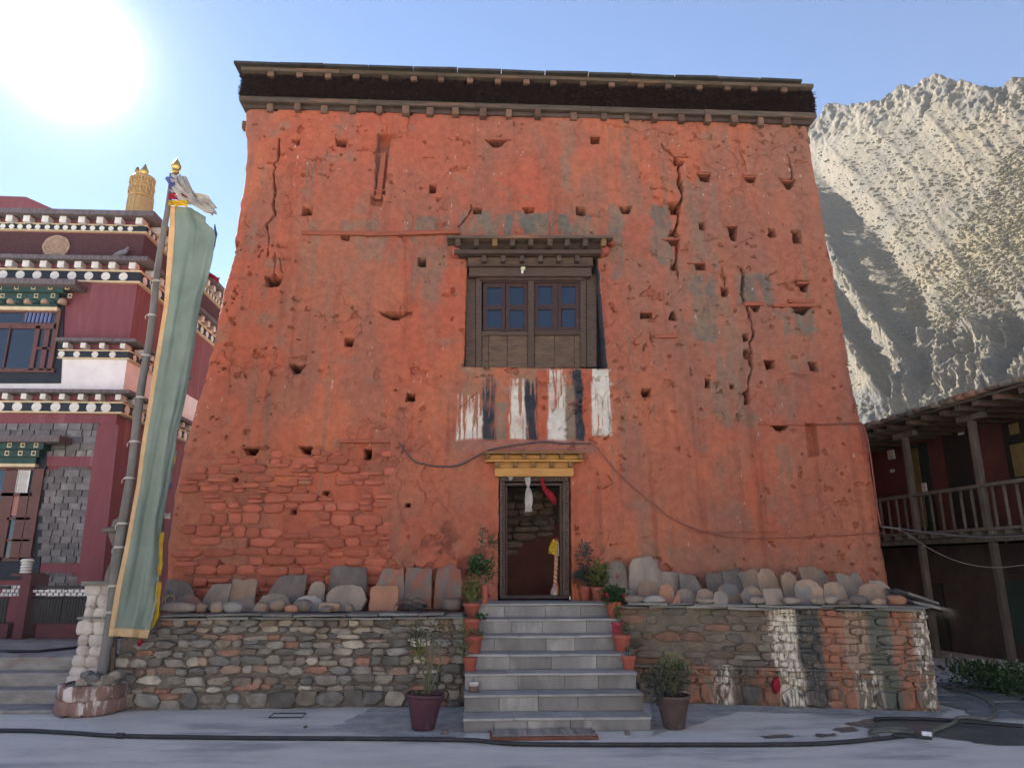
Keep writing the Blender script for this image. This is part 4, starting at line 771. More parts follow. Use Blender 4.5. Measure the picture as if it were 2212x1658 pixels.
RE = [(432, 450), (463, 480), (466, 500), (459, 555), (447, 603), (435, 639), (427, 684), (419, 748), (407, 821), (395, 881), (383, 925), (379, 962), (370, 1006), (360, 1067), (350, 1110), (348, 1150), (346, 1215), (340, 1293), (319, 1372)]
def cloth(s0, s1, t0, t1, ns, ntt, m, name, off=0., seed=1):
    ly = [p[1] for p in LE]; lx = [p[0] for p in LE]; ry = [p[1] for p in RE]; rx = [p[0] for p in RE]; V_ = np.zeros((ntt, ns, 3))
    for j, t in enumerate(np.linspace(t0, t1, ntt)):
        py = 446+t*928
        for i, s in enumerate(np.linspace(s0, s1, ns)):
            yy = py + s*(6 if t > .02 else 4) + (max(0, s-.55)*40*max(0, 1-t*12)); x = np.interp(py, ly, lx)*(1-s)+np.interp(max(py, 462), ry, rx)*s
            w = .05*sin(7*t+3*s)*s + .04*sin(11*s+5.5*t+1.3*sin(6*t))*min(1, s*2.2) + .014*sin(23*s-9*t)*s + .006*sin(41*s+14*t)*s + .004*sin(60*t+6*s)*s
            p = at_y(x, yy, FY-.05-.03*s+w+off); V_[j, i] = p
    o = link(name, gridmesh(name, V_, m), fp); o.location = -fp.location
    so_ = o.modifiers.new('solid', 'SOLIDIFY'); so_.thickness = .006; return o
cloth(.125, 1., 0, .985, 40, 120, M['banner'], 'banner'); cloth(0, .13, 0, 1., 8, 120, M['hem'], 'side_hem', -.004); cloth(.0, 1., .978, .998, 34, 6, M['hem'], 'bottom_hem', -.008)
def ribbon(name, path, w, m, parent, tw=0., seed=0, k=0, Y=None, solid=.004, nseg=26, crump=.02, org=None):
    """cloth strip hanging along a photo path at depth Y"""
    P = [at_y(*Z(k, *p), Y if not callable(Y) else Y(i/(len(path)-1))) for i, p in enumerate(path)]; r = random.Random(seed); out = []
    ws = w if isinstance(w, (list, tuple)) else [w]*len(path)
    cum = np.linspace(0, 1, len(P)); T = np.linspace(0, 1, nseg); px = [np.interp(T, cum, [q[c] for q in P]) for c in range(3)]; wi = np.interp(T, cum, ws)
    V_ = np.zeros((nseg, 7, 3)); ph = r.random()*6
    for i in range(nseg):
        p = Vector((px[0][i], px[1][i], px[2][i])); q = Vector((px[0][min(i+1, nseg-1)], px[1][min(i+1, nseg-1)], px[2][min(i+1, nseg-1)])); q0 = Vector((px[0][max(i-1, 0)], px[1][max(i-1, 0)], px[2][max(i-1, 0)]))
        d = (q-q0).normalized(); a = d.cross(Vector((0, 1, 0))); a = a.normalized() if a.length > .05 else Vector((1, 0, 0))
        a = (Matrix.Rotation(tw*T[i], 4, d) @ a)
        for j in range(7): s = j/6-.5; V_[i, j] = p + a*s*wi[i] + Vector((0, crump*sin(j*2.2+ph+T[i]*7)+crump*.5*sin(T[i]*19+j), crump*.3*sin(j*1.7+T[i]*11)))
    o = link(name, gridmesh(name, V_, m), parent)
    if parent is not None: o.location = -(parent.location + (parent.parent.location if parent.parent else Vector()))
    q = o.modifiers.new('solid', 'SOLIDIFY'); q.thickness = solid; return o
ribbon('scarf', [(918, 215), (975, 230), (1010, 300), (1050, 345), (1100, 350), (1150, 395)], [.12, .16, .14, .14, .16, .1], M['whitecloth'], fp, .4, 1, 1, FY-.09, crump=.03)
ribbon('scarf', [(930, 260), (985, 310), (1040, 330), (1085, 325), (1130, 345)], [.16, .18, .12, .12, .08], M['whitecloth'], fp, .7, 2, 1, FY-.12, crump=.03)
ribbon('scarf', [(960, 205), (1000, 280), (1050, 360), (1095, 385), (1160, 400)], [.05, .08, .07, .08, .04], M['whitecloth'], fp, 1.2, 3, 1, FY-.14, crump=.02)
ribbon('scarf', [(905, 205), (935, 240), (940, 300), (935, 330)], [.13, .15, .15, .16], M['bluecloth'], fp, .3, 4, 1, FY-.08); ribbon('scarf', [(905, 320), (960, 312), (1000, 325)], .09, M['redcloth'], fp, .2, 5, 1, FY-.1); ribbon('scarf', [(905, 352), (950, 350), (1005, 358)], .08, M['yellow'], fp, .2, 6, 1, FY-.11)
ribbon('edge_ribbon', [(757, 560), (752, 650), (746, 760)], .045, M['yellow'], fp, .5, 7, 2, FY-.03); ribbon('edge_ribbon', [(742, 790), (738, 870), (730, 940), (705, 1010)], [.05, .06, .075, .03], M['yellow'], fp, .4, 8, 2, FY-.03)
ribbon('edge_ribbon', [(820, 180), (800, 280), (770, 400), (756, 560)], .04, M['banner'], fp, 1.5, 9, 2, FY-.0); ribbon('edge_ribbon', [(800, 190), (815, 215), (805, 240)], .05, M['yellow'], fp, .4, 14, 2, FY-.0)
ribbon('edge_ribbon', [(1152, 470), (1158, 520), (1145, 600)], .02, M['bluecloth'], fp, .5, 10, 1, FY+.02); ribbon('edge_ribbon', [(775, 335), (800, 345)], .07, M['bluecloth'], fp, .1, 11, 2, FY+.02); ribbon('edge_ribbon', [(748, 480), (795, 482)], .06, M['whitecloth'], fp, .1, 12, 2, FY+.02)
ribbon('edge_ribbon', [(1118, 735), (1140, 745), (1175, 768)], [.03, .05, .07], M['redcloth'], fp, .6, 13, 1, FY+.02); ribbon('hem_tassel', [(665, 1060), (655, 1075), (650, 1088)], .05, M['redcloth'], fp, .2, 15, 2, FY-.06)
# base
ped = empty('flagpole_pedestal', (fp0.x, FY, 0), 'low round stone pedestal with worn white and red paint under the flagpole', 'pedestal')
M['pedstone'] = mat('worn_painted_stone', (.25, .14, .11), (.16, .1, .085), scale=5, rough=.9, bump=.5, bscale=20, rnd=.2, c3=(.52, .46, .41), s3=3.5, t3=(.5, .6), stretch=(1.5, 1.5, .5))
M['whitewash'] = mat('dirty_whitewash', (.5, .46, .42), (.36, .31, .28), scale=5, rough=.95, bump=.7, bscale=18, c3=(.2, .16, .14), s3=4., t3=(.6, .74), rnd=.1)
cx = at_z(*Z(2, 440, 1390), 0).x; r_ = random.Random(41); MB().lathe([(.31, 0), (.31, .3), (.2, .31)], 16, (cx, FY+.05, 0)).build('core', M['mud'], ped)
for lv in range(2):
    for k in range(9):
        a = -pi/2+(k-4+.5*lv)*.5; p = (cx+.31*cos(a), FY+.05+.31*sin(a), .085+.15*lv); o = link('stone', stone_mesh(.205, .165, .05, r_, 10, 6, .08), ped, p); o.rotation_euler = (0, 0, a+pi/2); o.data.materials.append(M['pedstone'])
for i, (x, y, s) in enumerate(((400, 1215, .09), (440, 1240, .1), (400, 1245, .07), (470, 1235, .09), (510, 1240, .1), (545, 1215, .08), (530, 1190, .06), (420, 1190, .06))):
    c = at_y(*Z(2, x, y), FY-.12); o = link('heaped_stone', stone_mesh(s*1.7, s*1.3, s, r_, 10, 2.6, .12), ped, (c.x, FY-.1, .33+.04*(i % 3))); o.data.materials.append(M['stone'])
MB().quadbox([at_y(*Z(2, 512, 1205), FY-.03), at_y(*Z(2, 530, 1205), FY-.03), at_y(*Z(2, 540, 1090), FY-.03), at_y(*Z(2, 522, 1095), FY-.03)], (0, .03, 0)).build('wedge_plank', M['greywood'], ped)
wp = empty('whitewashed_pillar', (at_y(*Z(2, 450, 1200), 9.25).x, 9.25, 0), 'lumpy whitewashed stone pillar behind the flagpole', 'pillar'); wp['kind'] = 'thing'
k = 0; z = .2; ztop = at_y(*Z(2, 450, 790), 9.25).z
while z < ztop-.02:
    h = r_.uniform(.09, .17); h = min(h, ztop-z); py_ = None
    xa = at_y(Z(2, 372+60*0, 0)[0]+ (z-.2)*14, 1350, 9.25).x; xb = at_y(Z(2, 520, 0)[0], 1350, 9.25).x; mid = xa+(xb-xa)*r_.uniform(.4, .6)
    for (a, b_) in ((xa+r_.uniform(-.03, .03), mid), (mid, xb)):
        o = link('stone', stone_mesh((b_-a)*1.08, h*1.18, .09, r_, 11, 5.5, .1), wp, ((a+b_)/2, 9.22, z+h/2)); o.data.materials.append(M['whitewash'])
    z += h
MB().box(xa+.02, xb-.02, 9.2, 9.5, 0, ztop-.03).build('core', M['whitewash'], wp); MB().box(xa-.04, xb+.02, 9.06, 9.5, ztop-.04, ztop+.01).build('cap_slate', M['slatecap'], wp); MB().box(xa-.03, xb+.0, 9.07, 9.4, ztop-.42, ztop-.395).build('slate_course', M['slatecap'], wp)
M['oldstone'] = mat('weathered_carved_stone', (.15, .125, .11), (.1, .085, .075), scale=6, rough=.9, bump=.6, bscale=22)
c = at_y(*Z(2, 530, 760), 10.0); zt_ = at_y(*Z(2, 530, 490), 10.0).z; hL = zt_-c.z
sl_ = empty('carved_stone_stump', (c.x, 10.0, c.z), 'weathered carved stone column with flared capital behind the flagpole', 'stone column')
MB().lathe([(.1, -.5), (.1, 0), (.09, hL*.1), (.06, hL*.2), (.055, hL*.5), (.1, hL*.6), (.13, hL*.7), (.13, hL*.73)], 12, tuple(c)).build('shaft', M['oldstone'], sl_, True)
MB().lathe([(.17, hL*.73), (.2, hL*.76), (.2, hL*.8), (.1, hL*.84), (.09, hL*.95), (.03, hL)], 12, tuple(c), .3).build('capital', M['oldstone'], sl_)
o = boulder(2, (515, 540, 705, 760), 9.6, 's_brown', 'upright brown stone on the terrace edge beside the flagpole', .8, 1.0)

# ================================================================== left monastery building
LBY = 15.5; LBX = -7.78; LBX0 = -13.5
def lb(k, x, y): return at_y(*Z(k, x, y), LBY)
def lz(k, y, x=600): return lb(k, x, y).z
M['maroon'] = mat('maroon_wall_paint', (.2, .07, .082), (.165, .056, .067), scale=2.5, rough=.85, bump=.25, bscale=30, c3=(.25, .12, .13), s3=1.2, t3=(.52, .74), stretch=(2.5, 2.5, .35))
M['maroond'] = mat('dark_maroon_pebbledash', (.12, .058, .065), (.075, .038, .044), scale=30, rough=.95, bump=1., bscale=60, bdist=.04)
M['cream'] = mat('cream_paint', (.62, .52, .33), (.5, .4, .26), scale=6, rough=.7, bump=.1); M['lwhite'] = mat('white_wall_paint', (.72, .7, .7), (.62, .6, .6), scale=3, rough=.85, bump=.12, bscale=30)
M['navy'] = mat('black_blue_paint', (.022, .03, .042), (.015, .02, .03), scale=5, rough=.6, bump=.1); M['dotw'] = mat('white_disc_paint', (.66, .65, .62), (.52, .51, .48), scale=6, rough=.7, bump=.1)
M['ledge'] = mat('stained_concrete_ledge', (.15, .13, .135), (.09, .078, .085), scale=6, rough=.9, bump=.4, bscale=20, stretch=(3, 3, 1)); M['teal'] = mat('teal_paint', (.03, .075, .07), (.02, .05, .05), scale=6, rough=.6, bump=.1)
M['wframe'] = mat('brown_window_paint', (.12, .055, .05), (.1, .045, .04), scale=6, rough=.5, bump=.1); M['block'] = mat('grey_stone_block', (.17, .165, .165), (.12, .118, .12), scale=5, rough=.9, bump=.5, bscale=20, rnd=.25, c3=(.22, .21, .2), s3=3.)
lbd = empty('monastery_building', (-10.5, LBY, .5), 'maroon and white monastery building with dotted friezes and black-framed windows', 'building')
Zb, Zr = .3, lz(18, 75)
MB().box(LBX0, LBX, LBY, 31, lz(18, 1390), lz(18, 100)).build('upper_wall', M['maroon'], lbd)
MB().box(LBX0, LBX-.05, LBY+.006, 31, Zb, lz(18, 1400)).build('lower_wall', M['maroon'], lbd)
MB().box(LBX0, LBX+.012, LBY-.012, 31, lz(18, 1385), lz(18, 1130)).build('white_band', M['lwhite'], lbd)
MB().box(LBX0, LBX+.02, LBY-.02, 31, lz(18, 420), lz(18, 205)).build('pebbledash_frieze', M['maroond'], lbd)
def ring(name, z0, z1, p, m, x0=LBX0, y1=31): return MB().add([(x0, LBY-p, z0), (LBX+p, LBY-p, z0), (LBX+p, y1, z0), (LBX-.3, y1, z0), (LBX-.3, LBY+.3, z0), (x0, LBY+.3, z0), (x0, LBY-p, z1), (LBX+p, LBY-p, z1), (LBX+p, y1, z1), (LBX-.3, y1, z1), (LBX-.3, LBY+.3, z1), (x0, LBY+.3, z1)],
    [(0, 5, 4, 3, 2, 1), (6, 7, 8, 9, 10, 11), (0, 1, 7, 6), (1, 2, 8, 7), (2, 3, 9, 8), (3, 4, 10, 9), (4, 5, 11, 10), (5, 0, 6, 11)]).build(name, m, lbd)
def frieze(ycap, ycub, yband0, yband1, cubes, dots, dr, x0=LBX0, capp=.3, y1=30):
    """cap slab, projecting cubes, cream lines and dark band with discs, on the front and along the side"""
    ring('ledge', lz(18, ycap[1]), lz(18, ycap[0]), capp, M['ledge'], x0, y1)
    zc0, zc1 = lz(18, ycub[1]), lz(18, ycub[0]); s = abs(lz(18, 0)-lz(18, 1)); hw = (zc1-zc0)/2*.95
    for X_ in cubes: x = lb(18, X_, ycub[0]).x; MB().box(x-hw, x+hw, LBY-.2, LBY+.1, zc0, zc1-.003).build('cornice_cube', M['dotw'], lbd)
    sp = abs(lb(18, cubes[-1], 0).x-lb(18, cubes[-2], 0).x)
    for i in range(12):
        y = LBY+.35+i*sp*.95
        if y < y1-.5: MB().box(LBX-.1, LBX+.2, y-hw, y+hw, zc0, zc1-.003).build('cornice_cube', M['dotw'], lbd)
    zb0, zb1 = lz(18, yband1), lz(18, yband0); cr = (zb1-zb0)*.16
    ring('dark_band', zb0, zb1, .06, M['navy'], x0, y1); ring('cream_line', zb1, zb1+cr, .09, M['cream'], x0, y1); ring('cream_line', zb0-cr, zb0, .085, M['cream'], x0, y1)
    rr = dr*s; me = None
    for X_ in dots:
        x = min(lb(18, X_, yband0).x, LBX-.02); zc = (zb0+zb1)/2
        b = MB(); n_ = 18; b.add([(rr*cos(2*pi*k/n_), -.012, rr*sin(2*pi*k/n_)) for k in range(n_)]+[(rr*cos(2*pi*k/n_), .02, rr*sin(2*pi*k/n_)) for k in range(n_)], [tuple(range(n_))]+[(k, n_+k, n_+(k+1) % n_, (k+1) % n_) for k in range(n_)])
        if me is None: me = b.mesh('disc', M['dotw'])
        link('painted_disc', me, lbd, (x, LBY-.062, zc))
    dsp = abs(lb(18, dots[-1], 0).x-lb(18, dots[-3], 0).x)/2
    for i in range(30):
        y = LBY+dsp*.5+i*dsp
        if y < y1-.5: o = link('painted_disc', me, lbd, (LBX+.062, y, zc)); o.rotation_euler = (0, 0, pi/2)
frieze((68, 103), (105, 150), 150, 190, (-20, 110, 238, 375, 505, 643, 777, 911, 1065), (-30, 37, 102, 164, 230, 295, 367, 437, 500, 563, 635, 702, 771, 838, 907, 981), 17)
frieze((402, 432), (434, 480), 490, 558, (-20, 108, 233, 361, 490, 615, 741, 866, 1015), (-88, 40, 168, 293, 423, 551, 676, 801, 931), 28)
frieze((1380, 1404), (1406, 1446), 1464, 1528, (-55, 82, 220, 360, 500, 638, 765, 912), (-120, 15, 147, 290, 430, 568, 693, 803), 30)
frieze((1000, 1024), (1030, 1066), 1080, 1128, (525, 655, 792, 945), (472, 585, 720, 850), 20, lb(18, 460, 1000).x, .26, 18.5)
# medallion
c = lb(18, 425, 305); md = MB(); s = abs(lb(18, 1, 0).x-lb(18, 0, 0).x); n_ = 40
def med(b, R0, y0, y1, wv): b.add([((R0*(1+wv*abs(cos(4*2*pi*k/n_))))*cos(2*pi*k/n_)*s+c.x, y0, (R0*(1+wv*abs(cos(4*2*pi*k/n_))))*sin(2*pi*k/n_)*.86*s*1.05+c.z) for k in range(n_)]+[(R0*(1+wv*abs(cos(4*2*pi*k/n_)))*cos(2*pi*k/n_)*s+c.x, y1, R0*(1+wv*abs(cos(4*2*pi*k/n_)))*sin(2*pi*k/n_)*.86*s*1.05+c.z) for k in range(n_)], [tuple(range(n_))]+[(k, n_+k, n_+(k+1) % n_, (k+1) % n_) for k in range(n_)])
M['sand'] = mat('sandstone_relief', (.38, .27, .2), (.28, .2, .15), scale=7, rough=.85, bump=.4, bscale=25)
med(md, 97, LBY-.06, LBY, .05); m0 = md.build('medallion', M['sand'], lbd)
for rr in (80, 66, 30, 18): b = MB(); b.tube([(c.x+rr*s*cos(t)*(1+.08*sin(8*t)), LBY-.065, c.z+rr*s*.88*sin(t)*(1+.08*sin(8*t))) for t in np.linspace(0, 2*pi, 40)], .016, 5, False); b.build('carved_ring', M['sand'], m0)
for sg in (-1, 1): b = MB(); b.tube([(c.x+sg*s*x, LBY-.065, c.z+s*z) for x, z in ((8, -45), (35, -40), (55, -15), (50, 15), (35, 30), (28, 12), (40, 0))], .018, 5); b.build('carved_scroll', M['sand'], m0)
# windows
def lbox(name, k, x0, y0, x1, y1, p, t, m, parent=None, bv=0):
    a = at_y(*Z(k, x0, y1), LBY-p); b_ = at_y(*Z(k, x1, y0), LBY-p); return MB().box(a.x, b_.x, LBY-p, LBY-p+t, a.z, b_.z).build(name, m, parent or lbd)
def window(kk, sur, canopy, rows, frame, mulls, rails, panes, bars=False):
    a = [lb(kk, *q) for q in sur]; w = MB().quadbox([(q.x, LBY-.03, q.z) for q in a], (0, .1, 0)).build('window', M['navy'], lbd)
    lbox('canopy', kk, *canopy, .5, .55, M['ledge'], w)
    for (x0, y0, x1, y1, m, p) in rows: lbox('lintel_row', kk, x0, y0, x1, y1, p, .3, m, w)
    for q in panes: lbox('pane', kk, *q, .045, .01, M['glass'], w)
    for q in mulls+rails: lbox('frame_bar', kk, *q, .085, .06, M['wframe'], w)
    return w
w1 = window(18, [(-420, 1315), (456, 1315), (490, 570), (-450, 570)], (-500, 540, 560, 562), [(-430, 582, 475, 622, M['teal'], .30), (-430, 640, 440, 684, M['teal'], .2), (-430, 686, 440, 700, M['maroon'], .15), (-430, 700, 430, 746, M['teal'], .12), (-430, 747, 425, 758, M['cream'], .15)], None,
    [(165, 770, 192, 885), (22, 885, 75, 1215), (243, 885, 268, 1215), (380, 770, 420, 1218), (322, 915, 335, 1215)], [(-400, 758, 425, 778), (-400, 870, 420, 897), (-400, 1205, 400, 1222), (268, 1045, 380, 1060)], [(-400, 770, 420, 880), (-400, 890, 400, 1215)])
for i in range(6):
    x = -190+i*125
    for (dy, y0, y1, p) in ((0, 588, 616, .31), (0, 648, 678, .21)): lbox('gilt_square', 18, x+45+(20 if y0 > 600 else 0), y0, x+80+(20 if y0 > 600 else 0), y1, p, .02, M['cream'], w1); lbox('gilt_inset', 18, x+51+(20 if y0 > 600 else 0), y0+5, x+74+(20 if y0 > 600 else 0), y1-5, p+.004, .02, M['teal'], w1)
    c = lb(18, x+5, 603)
    for q in (-14, 0, 14): b = MB(); b.tube([(c.x+q*s+12*s*cos(t), LBY-.315, c.z+12*s*sin(t)) for t in np.linspace(0, 2*pi, 14)], .008, 4, False); b.build('gilt_ring', M['cream'], w1)
    for q in range(2):
        c = lb(18, x+20+q*72-40, 740); o = MB().lathe([(.09, 0), (.1, .05), (.08, .1), (.02, .14)], 10, (c.x, LBY-.13, c.z)).build('lotus_petal', M['sand'] if q else M['teal'], w1)
for i in range(7): b = MB(); xx = lb(18, 205+i*30, 800).x; b.tube([(xx, LBY-.052, lz(18, 875)), (xx+.02, LBY-.054, lz(18, 775))], .03, 6); b.build('curtain_fold', mat('blue_curtain', (.12, .16, .3), rough=.9, bump=0) if i == 0 else bpy.data.materials['blue_curtain'], w1)
w2 = window(2, [(-150, 780), (185, 780), (225, 165), (-150, 165)], (-200, 105, 280, 132), [(-150, 135, 207, 168, M['teal'], .3), (-150, 174, 185, 203, M['teal'], .22), (-150, 208, 170, 236, M['teal'], .14), (-150, 238, 165, 250, M['cream'], .16)], None,
    [(10, 262, 28, 690), (138, 262, 158, 690), (85, 375, 93, 680)], [(-150, 252, 162, 266), (-150, 374, 150, 388), (-150, 676, 150, 692), (30, 488, 140, 500), (30, 590, 140, 600)], [(-150, 255, 155, 690)])
for i in range(8): x = 35+i*13; lbox('window_bar', 2, x, 262, x+3, 376, .07, .01, M['dotw'], w2)
for i in range(4):
    x = -20+i*62; lbox('gilt_square', 2, x-10, 140, x+14, 162, .31, .02, M['cream'], w2); lbox('gilt_inset', 2, x-5, 145, x+9, 157, .314, .02, M['teal'], w2); lbox('gilt_square', 2, x-22, 178, x+2, 200, .23, .02, M['cream'], w2); lbox('gilt_inset', 2, x-17, 183, x-3, 195, .234, .02, M['navy'], w2)
lbox('curtain', 2, 40, 270, 130, 480, .06, .004, mat('pink_curtain', (.4, .2, .17), (.3, .15, .13), scale=5, rough=.9, bump=0, stretch=(8, 1, 1)), w2)
# block panel
r_ = random.Random(51); row = 0; y = 50.
while y < 800:
    h = 31.; 
    if not (200 < y < 248 or 700 < y < 742):
        lean = (y-50)*-.115; x = 455+lean-r_.uniform(0, 40)
        x = -80.; 
        x = 190 - (16 if row % 2 else 0); xe = 462+lean
        while x < xe-6:
            w = r_.uniform(44, 74); w = min(w, xe-x)
            if xe-x-w < 16: w = xe-x
            lbox('stone_block', 2, x+.8, y+.8, x+w-.8, y+h-.8, .03+r_.uniform(-.006, .008), .1, M['block'], lbd); x += w
    y += h; row += 1
for j in range(2):
    for i in range(7): lbox('stone_block', 2, -190+i*55+(20 if j else 0), 50+j*31+.8, -190+i*55+53.4+(20 if j else 0), 50+j*31+30.2, .03+r_.uniform(-.006, .008), .1, M['block'], lbd)
lbox('red_course', 2, 195, 203, 440, 250, .025, .06, M['maroon']); lbox('red_course', 2, 185, 705, 380, 745, .025, .06, M['maroon'])
lbox('panel_joint', 2, 190, 50, 440, 800, .002, .05, M['ledge'])
p = [lb(2, *q) for q in ((365, 800), (480, 800), (560, 60), (462, 60))]; MB().quadbox([(q.x, LBY-.06, q.z) for q in p], (0, .05, 0)).build('corner_pilaster', M['maroon'], lbd)
# brick frieze at the plinth behind the railing
for i in range(22):
    for j in range(3):
        x = 0+i*20+(10 if j % 2 else 0); lbox('plinth_brick', 2, x, 806+j*18, x+17, 820+j*18, .05, .06, M['dotw'], lbd)
# roof block behind, gilt victory banner, pigeon
q = [at_y(*Z(1, *a), 21.) for a in ((-200, 306), (140, 318), (365, 418))]
MB().add([(q[0].x, 21, 8), (q[2].x, 21, 8), (q[2].x, 21, q[2].z), (q[1].x, 21, q[1].z), (q[0].x, 21, q[0].z), (q[0].x, 29, 8), (q[2].x, 29, 8), (q[2].x, 29, q[2].z), (q[1].x, 29, q[1].z), (q[0].x, 29, q[0].z)], [(0, 1, 2, 3, 4), (9, 8, 7, 6, 5), (0, 5, 6, 1), (1, 6, 7, 2), (2, 7, 8, 3), (3, 8, 9, 4), (4, 9, 5, 0)]).build('roof_block', M['maroon'], lbd)
VY = 16.6; c = at_y(*Z(1, 740, 440), VY); s1 = (at_y(*Z(1, 805, 440), VY).x-at_y(*Z(1, 675, 440), VY).x)/2; hV = at_y(*Z(1, 750, 222), VY).z-c.z
vb = empty('victory_banner', (c.x, VY, c.z), 'gilded cylindrical victory banner on the roof corner of the monastery building', 'roof ornament')
M['giltpaint'] = mat('gold_ochre_paint', (.48, .31, .14), (.38, .24, .1), scale=6, rough=.5, bump=.3, bscale=16, metal=.15)
cz = c.z-.25; MB().lathe([(s1, 0), (s1*1.0, .25), (s1*.96, hV*.45+.25), (s1*.94, hV*.5+.25)], 28, (c.x, VY, cz)).build('skirt', M['giltpaint'], vb, True)
MB().lathe([(s1*1.0, hV*.5+.25), (s1*1.03, hV*.53+.25), (s1*.97, hV*.56+.25), (s1*.96, hV*.72+.25), (s1*1.02, hV*.74+.25), (s1*.96, hV*.77+.25), (s1*.96, hV*.96+.25), (s1*1.0, hV*.98+.25), (s1*.9, hV+.27), (.1, hV+.28)], 28, (c.x, VY, cz)).build('drum', M['giltpaint'], vb, True)
for dx, sc in ((.02, 1.), (-.16, .6)): MB().lathe([(.05, 0), (.03, .06), (.1*sc, .14), (.1*sc, .2), (.05*sc, .3), (.01, .36*sc+.04)], 12, (c.x+dx, VY-.05, cz+hV+.24)).build('finial', M['gold'], vb, True)
for i in range(16): a = 2*pi*i/16; b = MB(); b.tube([(c.x+s1*.985*cos(a), VY+s1*.985*sin(a), cz+.05), (c.x+s1*.96*cos(a), VY+s1*.96*sin(a), cz+hV*.48+.25)], .02, 5); b.build('pleat', M['giltpaint'], vb)
for i in range(7):
    a = -pi/2+(i-3)*.45
    for zz_ in (.64, .87): b = MB(); b.tube([(c.x+s1*1.0*cos(a+.13*cos(t)), VY+s1*1.0*sin(a+.13*cos(t)), cz+hV*zz_+.25+.09*sin(t)) for t in np.linspace(0, 5.2, 12)], .022, 5); b.build('relief_scroll', M['giltpaint'], vb)
pg = empty('pigeon', tuple(at_y(*Z(1, 645, 672), LBY-.15)), 'grey pigeon standing on the dark ledge of the monastery frieze', 'pigeon'); c = Vector(pg.location); c.z = lz(18, 402)+.0; pg.location = c
M['pigeon'] = mat('pigeon_grey', (.2, .2, .23), (.13, .13, .15), scale=12, rough=.8, bump=.2)
b = MB(); b.tube([c+Vector((-.2, 0, .07)), c+Vector((-.1, 0, .1)), c+Vector((0, 0, .13)), c+Vector((.08, 0, .17)), c+Vector((.11, 0, .23)), c+Vector((.12, 0, .27)), c+Vector((.16, 0, .265))], [.012, .045, .075, .06, .035, .033, .008], 12); b.build('body', M['pigeon'], pg, True)
for s_ in (-1, 1): MB().tube([c+Vector((.01, s_*.02, .08)), c+Vector((.015, s_*.02, .004))], .006, 5).build('leg', M['redcloth'], pg)

# ================================================================== steps, railing and terrace at the left
M['oldconc'] = mat('stained_concrete_step', (.28, .265, .245), (.19, .178, .165), scale=4, rough=.9, bump=.4, bscale=18, c3=(.2, .13, .11), s3=1.6, t3=(.52, .68), stretch=(1, 1, 2.5))
ls = empty('concrete_steps', (-6.3, 9.3, 0), 'worn concrete steps at the left edge of the courtyard', 'steps')
xr_ = -4.72
for i, z in enumerate((.04, .19, .34, .49)):
    y0 = 8.98+.27*i+(-.12 if i == 0 else 0); o = MB().box(-11, xr_-.12*(3-i)*0, y0, y0+.5 if i < 3 else 10.2, 0 if i == 0 else .02, z).build('step', M['oldconc'], ls); bevel(o, .012, 2)
tr = MB().box(-13.4, -4.55, 10.2, 15.45, 0, .49-.004).build('terrace_floor', M['oldconc']); tag(tr, kind='structure')
RY = 12.2
rl = empty('entrance_railing', (-7.6, RY, .49), 'maroon railing with square post and black slatted panels by the left steps', 'railing')
def rbx(name, x0, y0, x1, y1, d, m, parent=None, Y=RY): a = at_y(*Z(2, x0, y1), Y); b_ = at_y(*Z(2, x1, y0), Y); return MB().box(a.x, b_.x, Y, Y+d, max(a.z, .49), b_.z).build(name, m, parent or rl)
M['black'] = mat('black_metal', (.022, .02, .022), rough=.5, bump=.1); M['maroonp'] = mat('maroon_gloss_paint', (.105, .033, .04), (.08, .027, .033), scale=4, rough=.6, bump=.2, c3=(.2, .15, .14), s3=3, t3=(.66, .74))
rbx('post', 38, 755, 148, 1150, .5, M['maroonp'], None, RY-.1); rbx('post_cap', 50, 750, 140, 762, .44, M['maroonp'], None, RY-.07)
rbx('kerb', -200, 985, 40, 1150, .3, M['maroonp']); rbx('kerb', 148, 985, 560, 1150, .3, M['maroonp']); rbx('top_rail', -200, 808, 36, 822, .1, M['black']); rbx('top_rail', 150, 806, 560, 820, .1, M['black'])
for i in range(30):
    x = 152+i*13.5; rbx('slat', x, 862, x+7, 984, .04, M['black'])
for i in range(12): x = -160+i*16; rbx('slat', x, 862, x+8, 984, .04, M['black'])
rbx('mid_rail', 150, 856, 560, 866, .08, M['black']); rbx('rail_post', 278, 820, 300, 985, .09, M['black'])
for i in range(14):
    for j in range(2): rbx('pierced_block', 152+i*28+(14 if j else 0), 826+j*15, 174+i*28+(14 if j else 0), 838+j*15, .05, M['dotw'])
lamp = empty('post_lamp', tuple(at_y(*Z(2, 110, 750), RY+.05)), 'small white louvred lamp on the maroon railing post', 'lamp'); c = Vector(lamp.location)
pm = abs(at_y(*Z(2, 1, 700), RY).x-at_y(*Z(2, 0, 700), RY).x)
for i in range(4): MB().lathe([(22*pm, 0), (26*pm, 5*pm), (22*pm, 11*pm), (18*pm, 13*pm)], 16, (c.x, RY+.1, c.z+i*14*pm)).build('louvre', M['dotw'], lamp, True)
MB().lathe([(28*pm, 56*pm), (30*pm, 60*pm), (22*pm, 68*pm), (4*pm, 70*pm)], 16, (c.x, RY+.1, c.z)).build('cap', M['dotw'], lamp, True)
b = MB(); pts = [at_z(*Z(2, x, y), .505) for x, y in ((-40, 1106), (60, 1113), (180, 1112), (280, 1103), (390, 1090))]; b.tube(pts, .018, 8); tag(b.build('black_pipe', M['black'], None, True), 'black water pipe lying across the top of the left concrete steps', 'pipe')
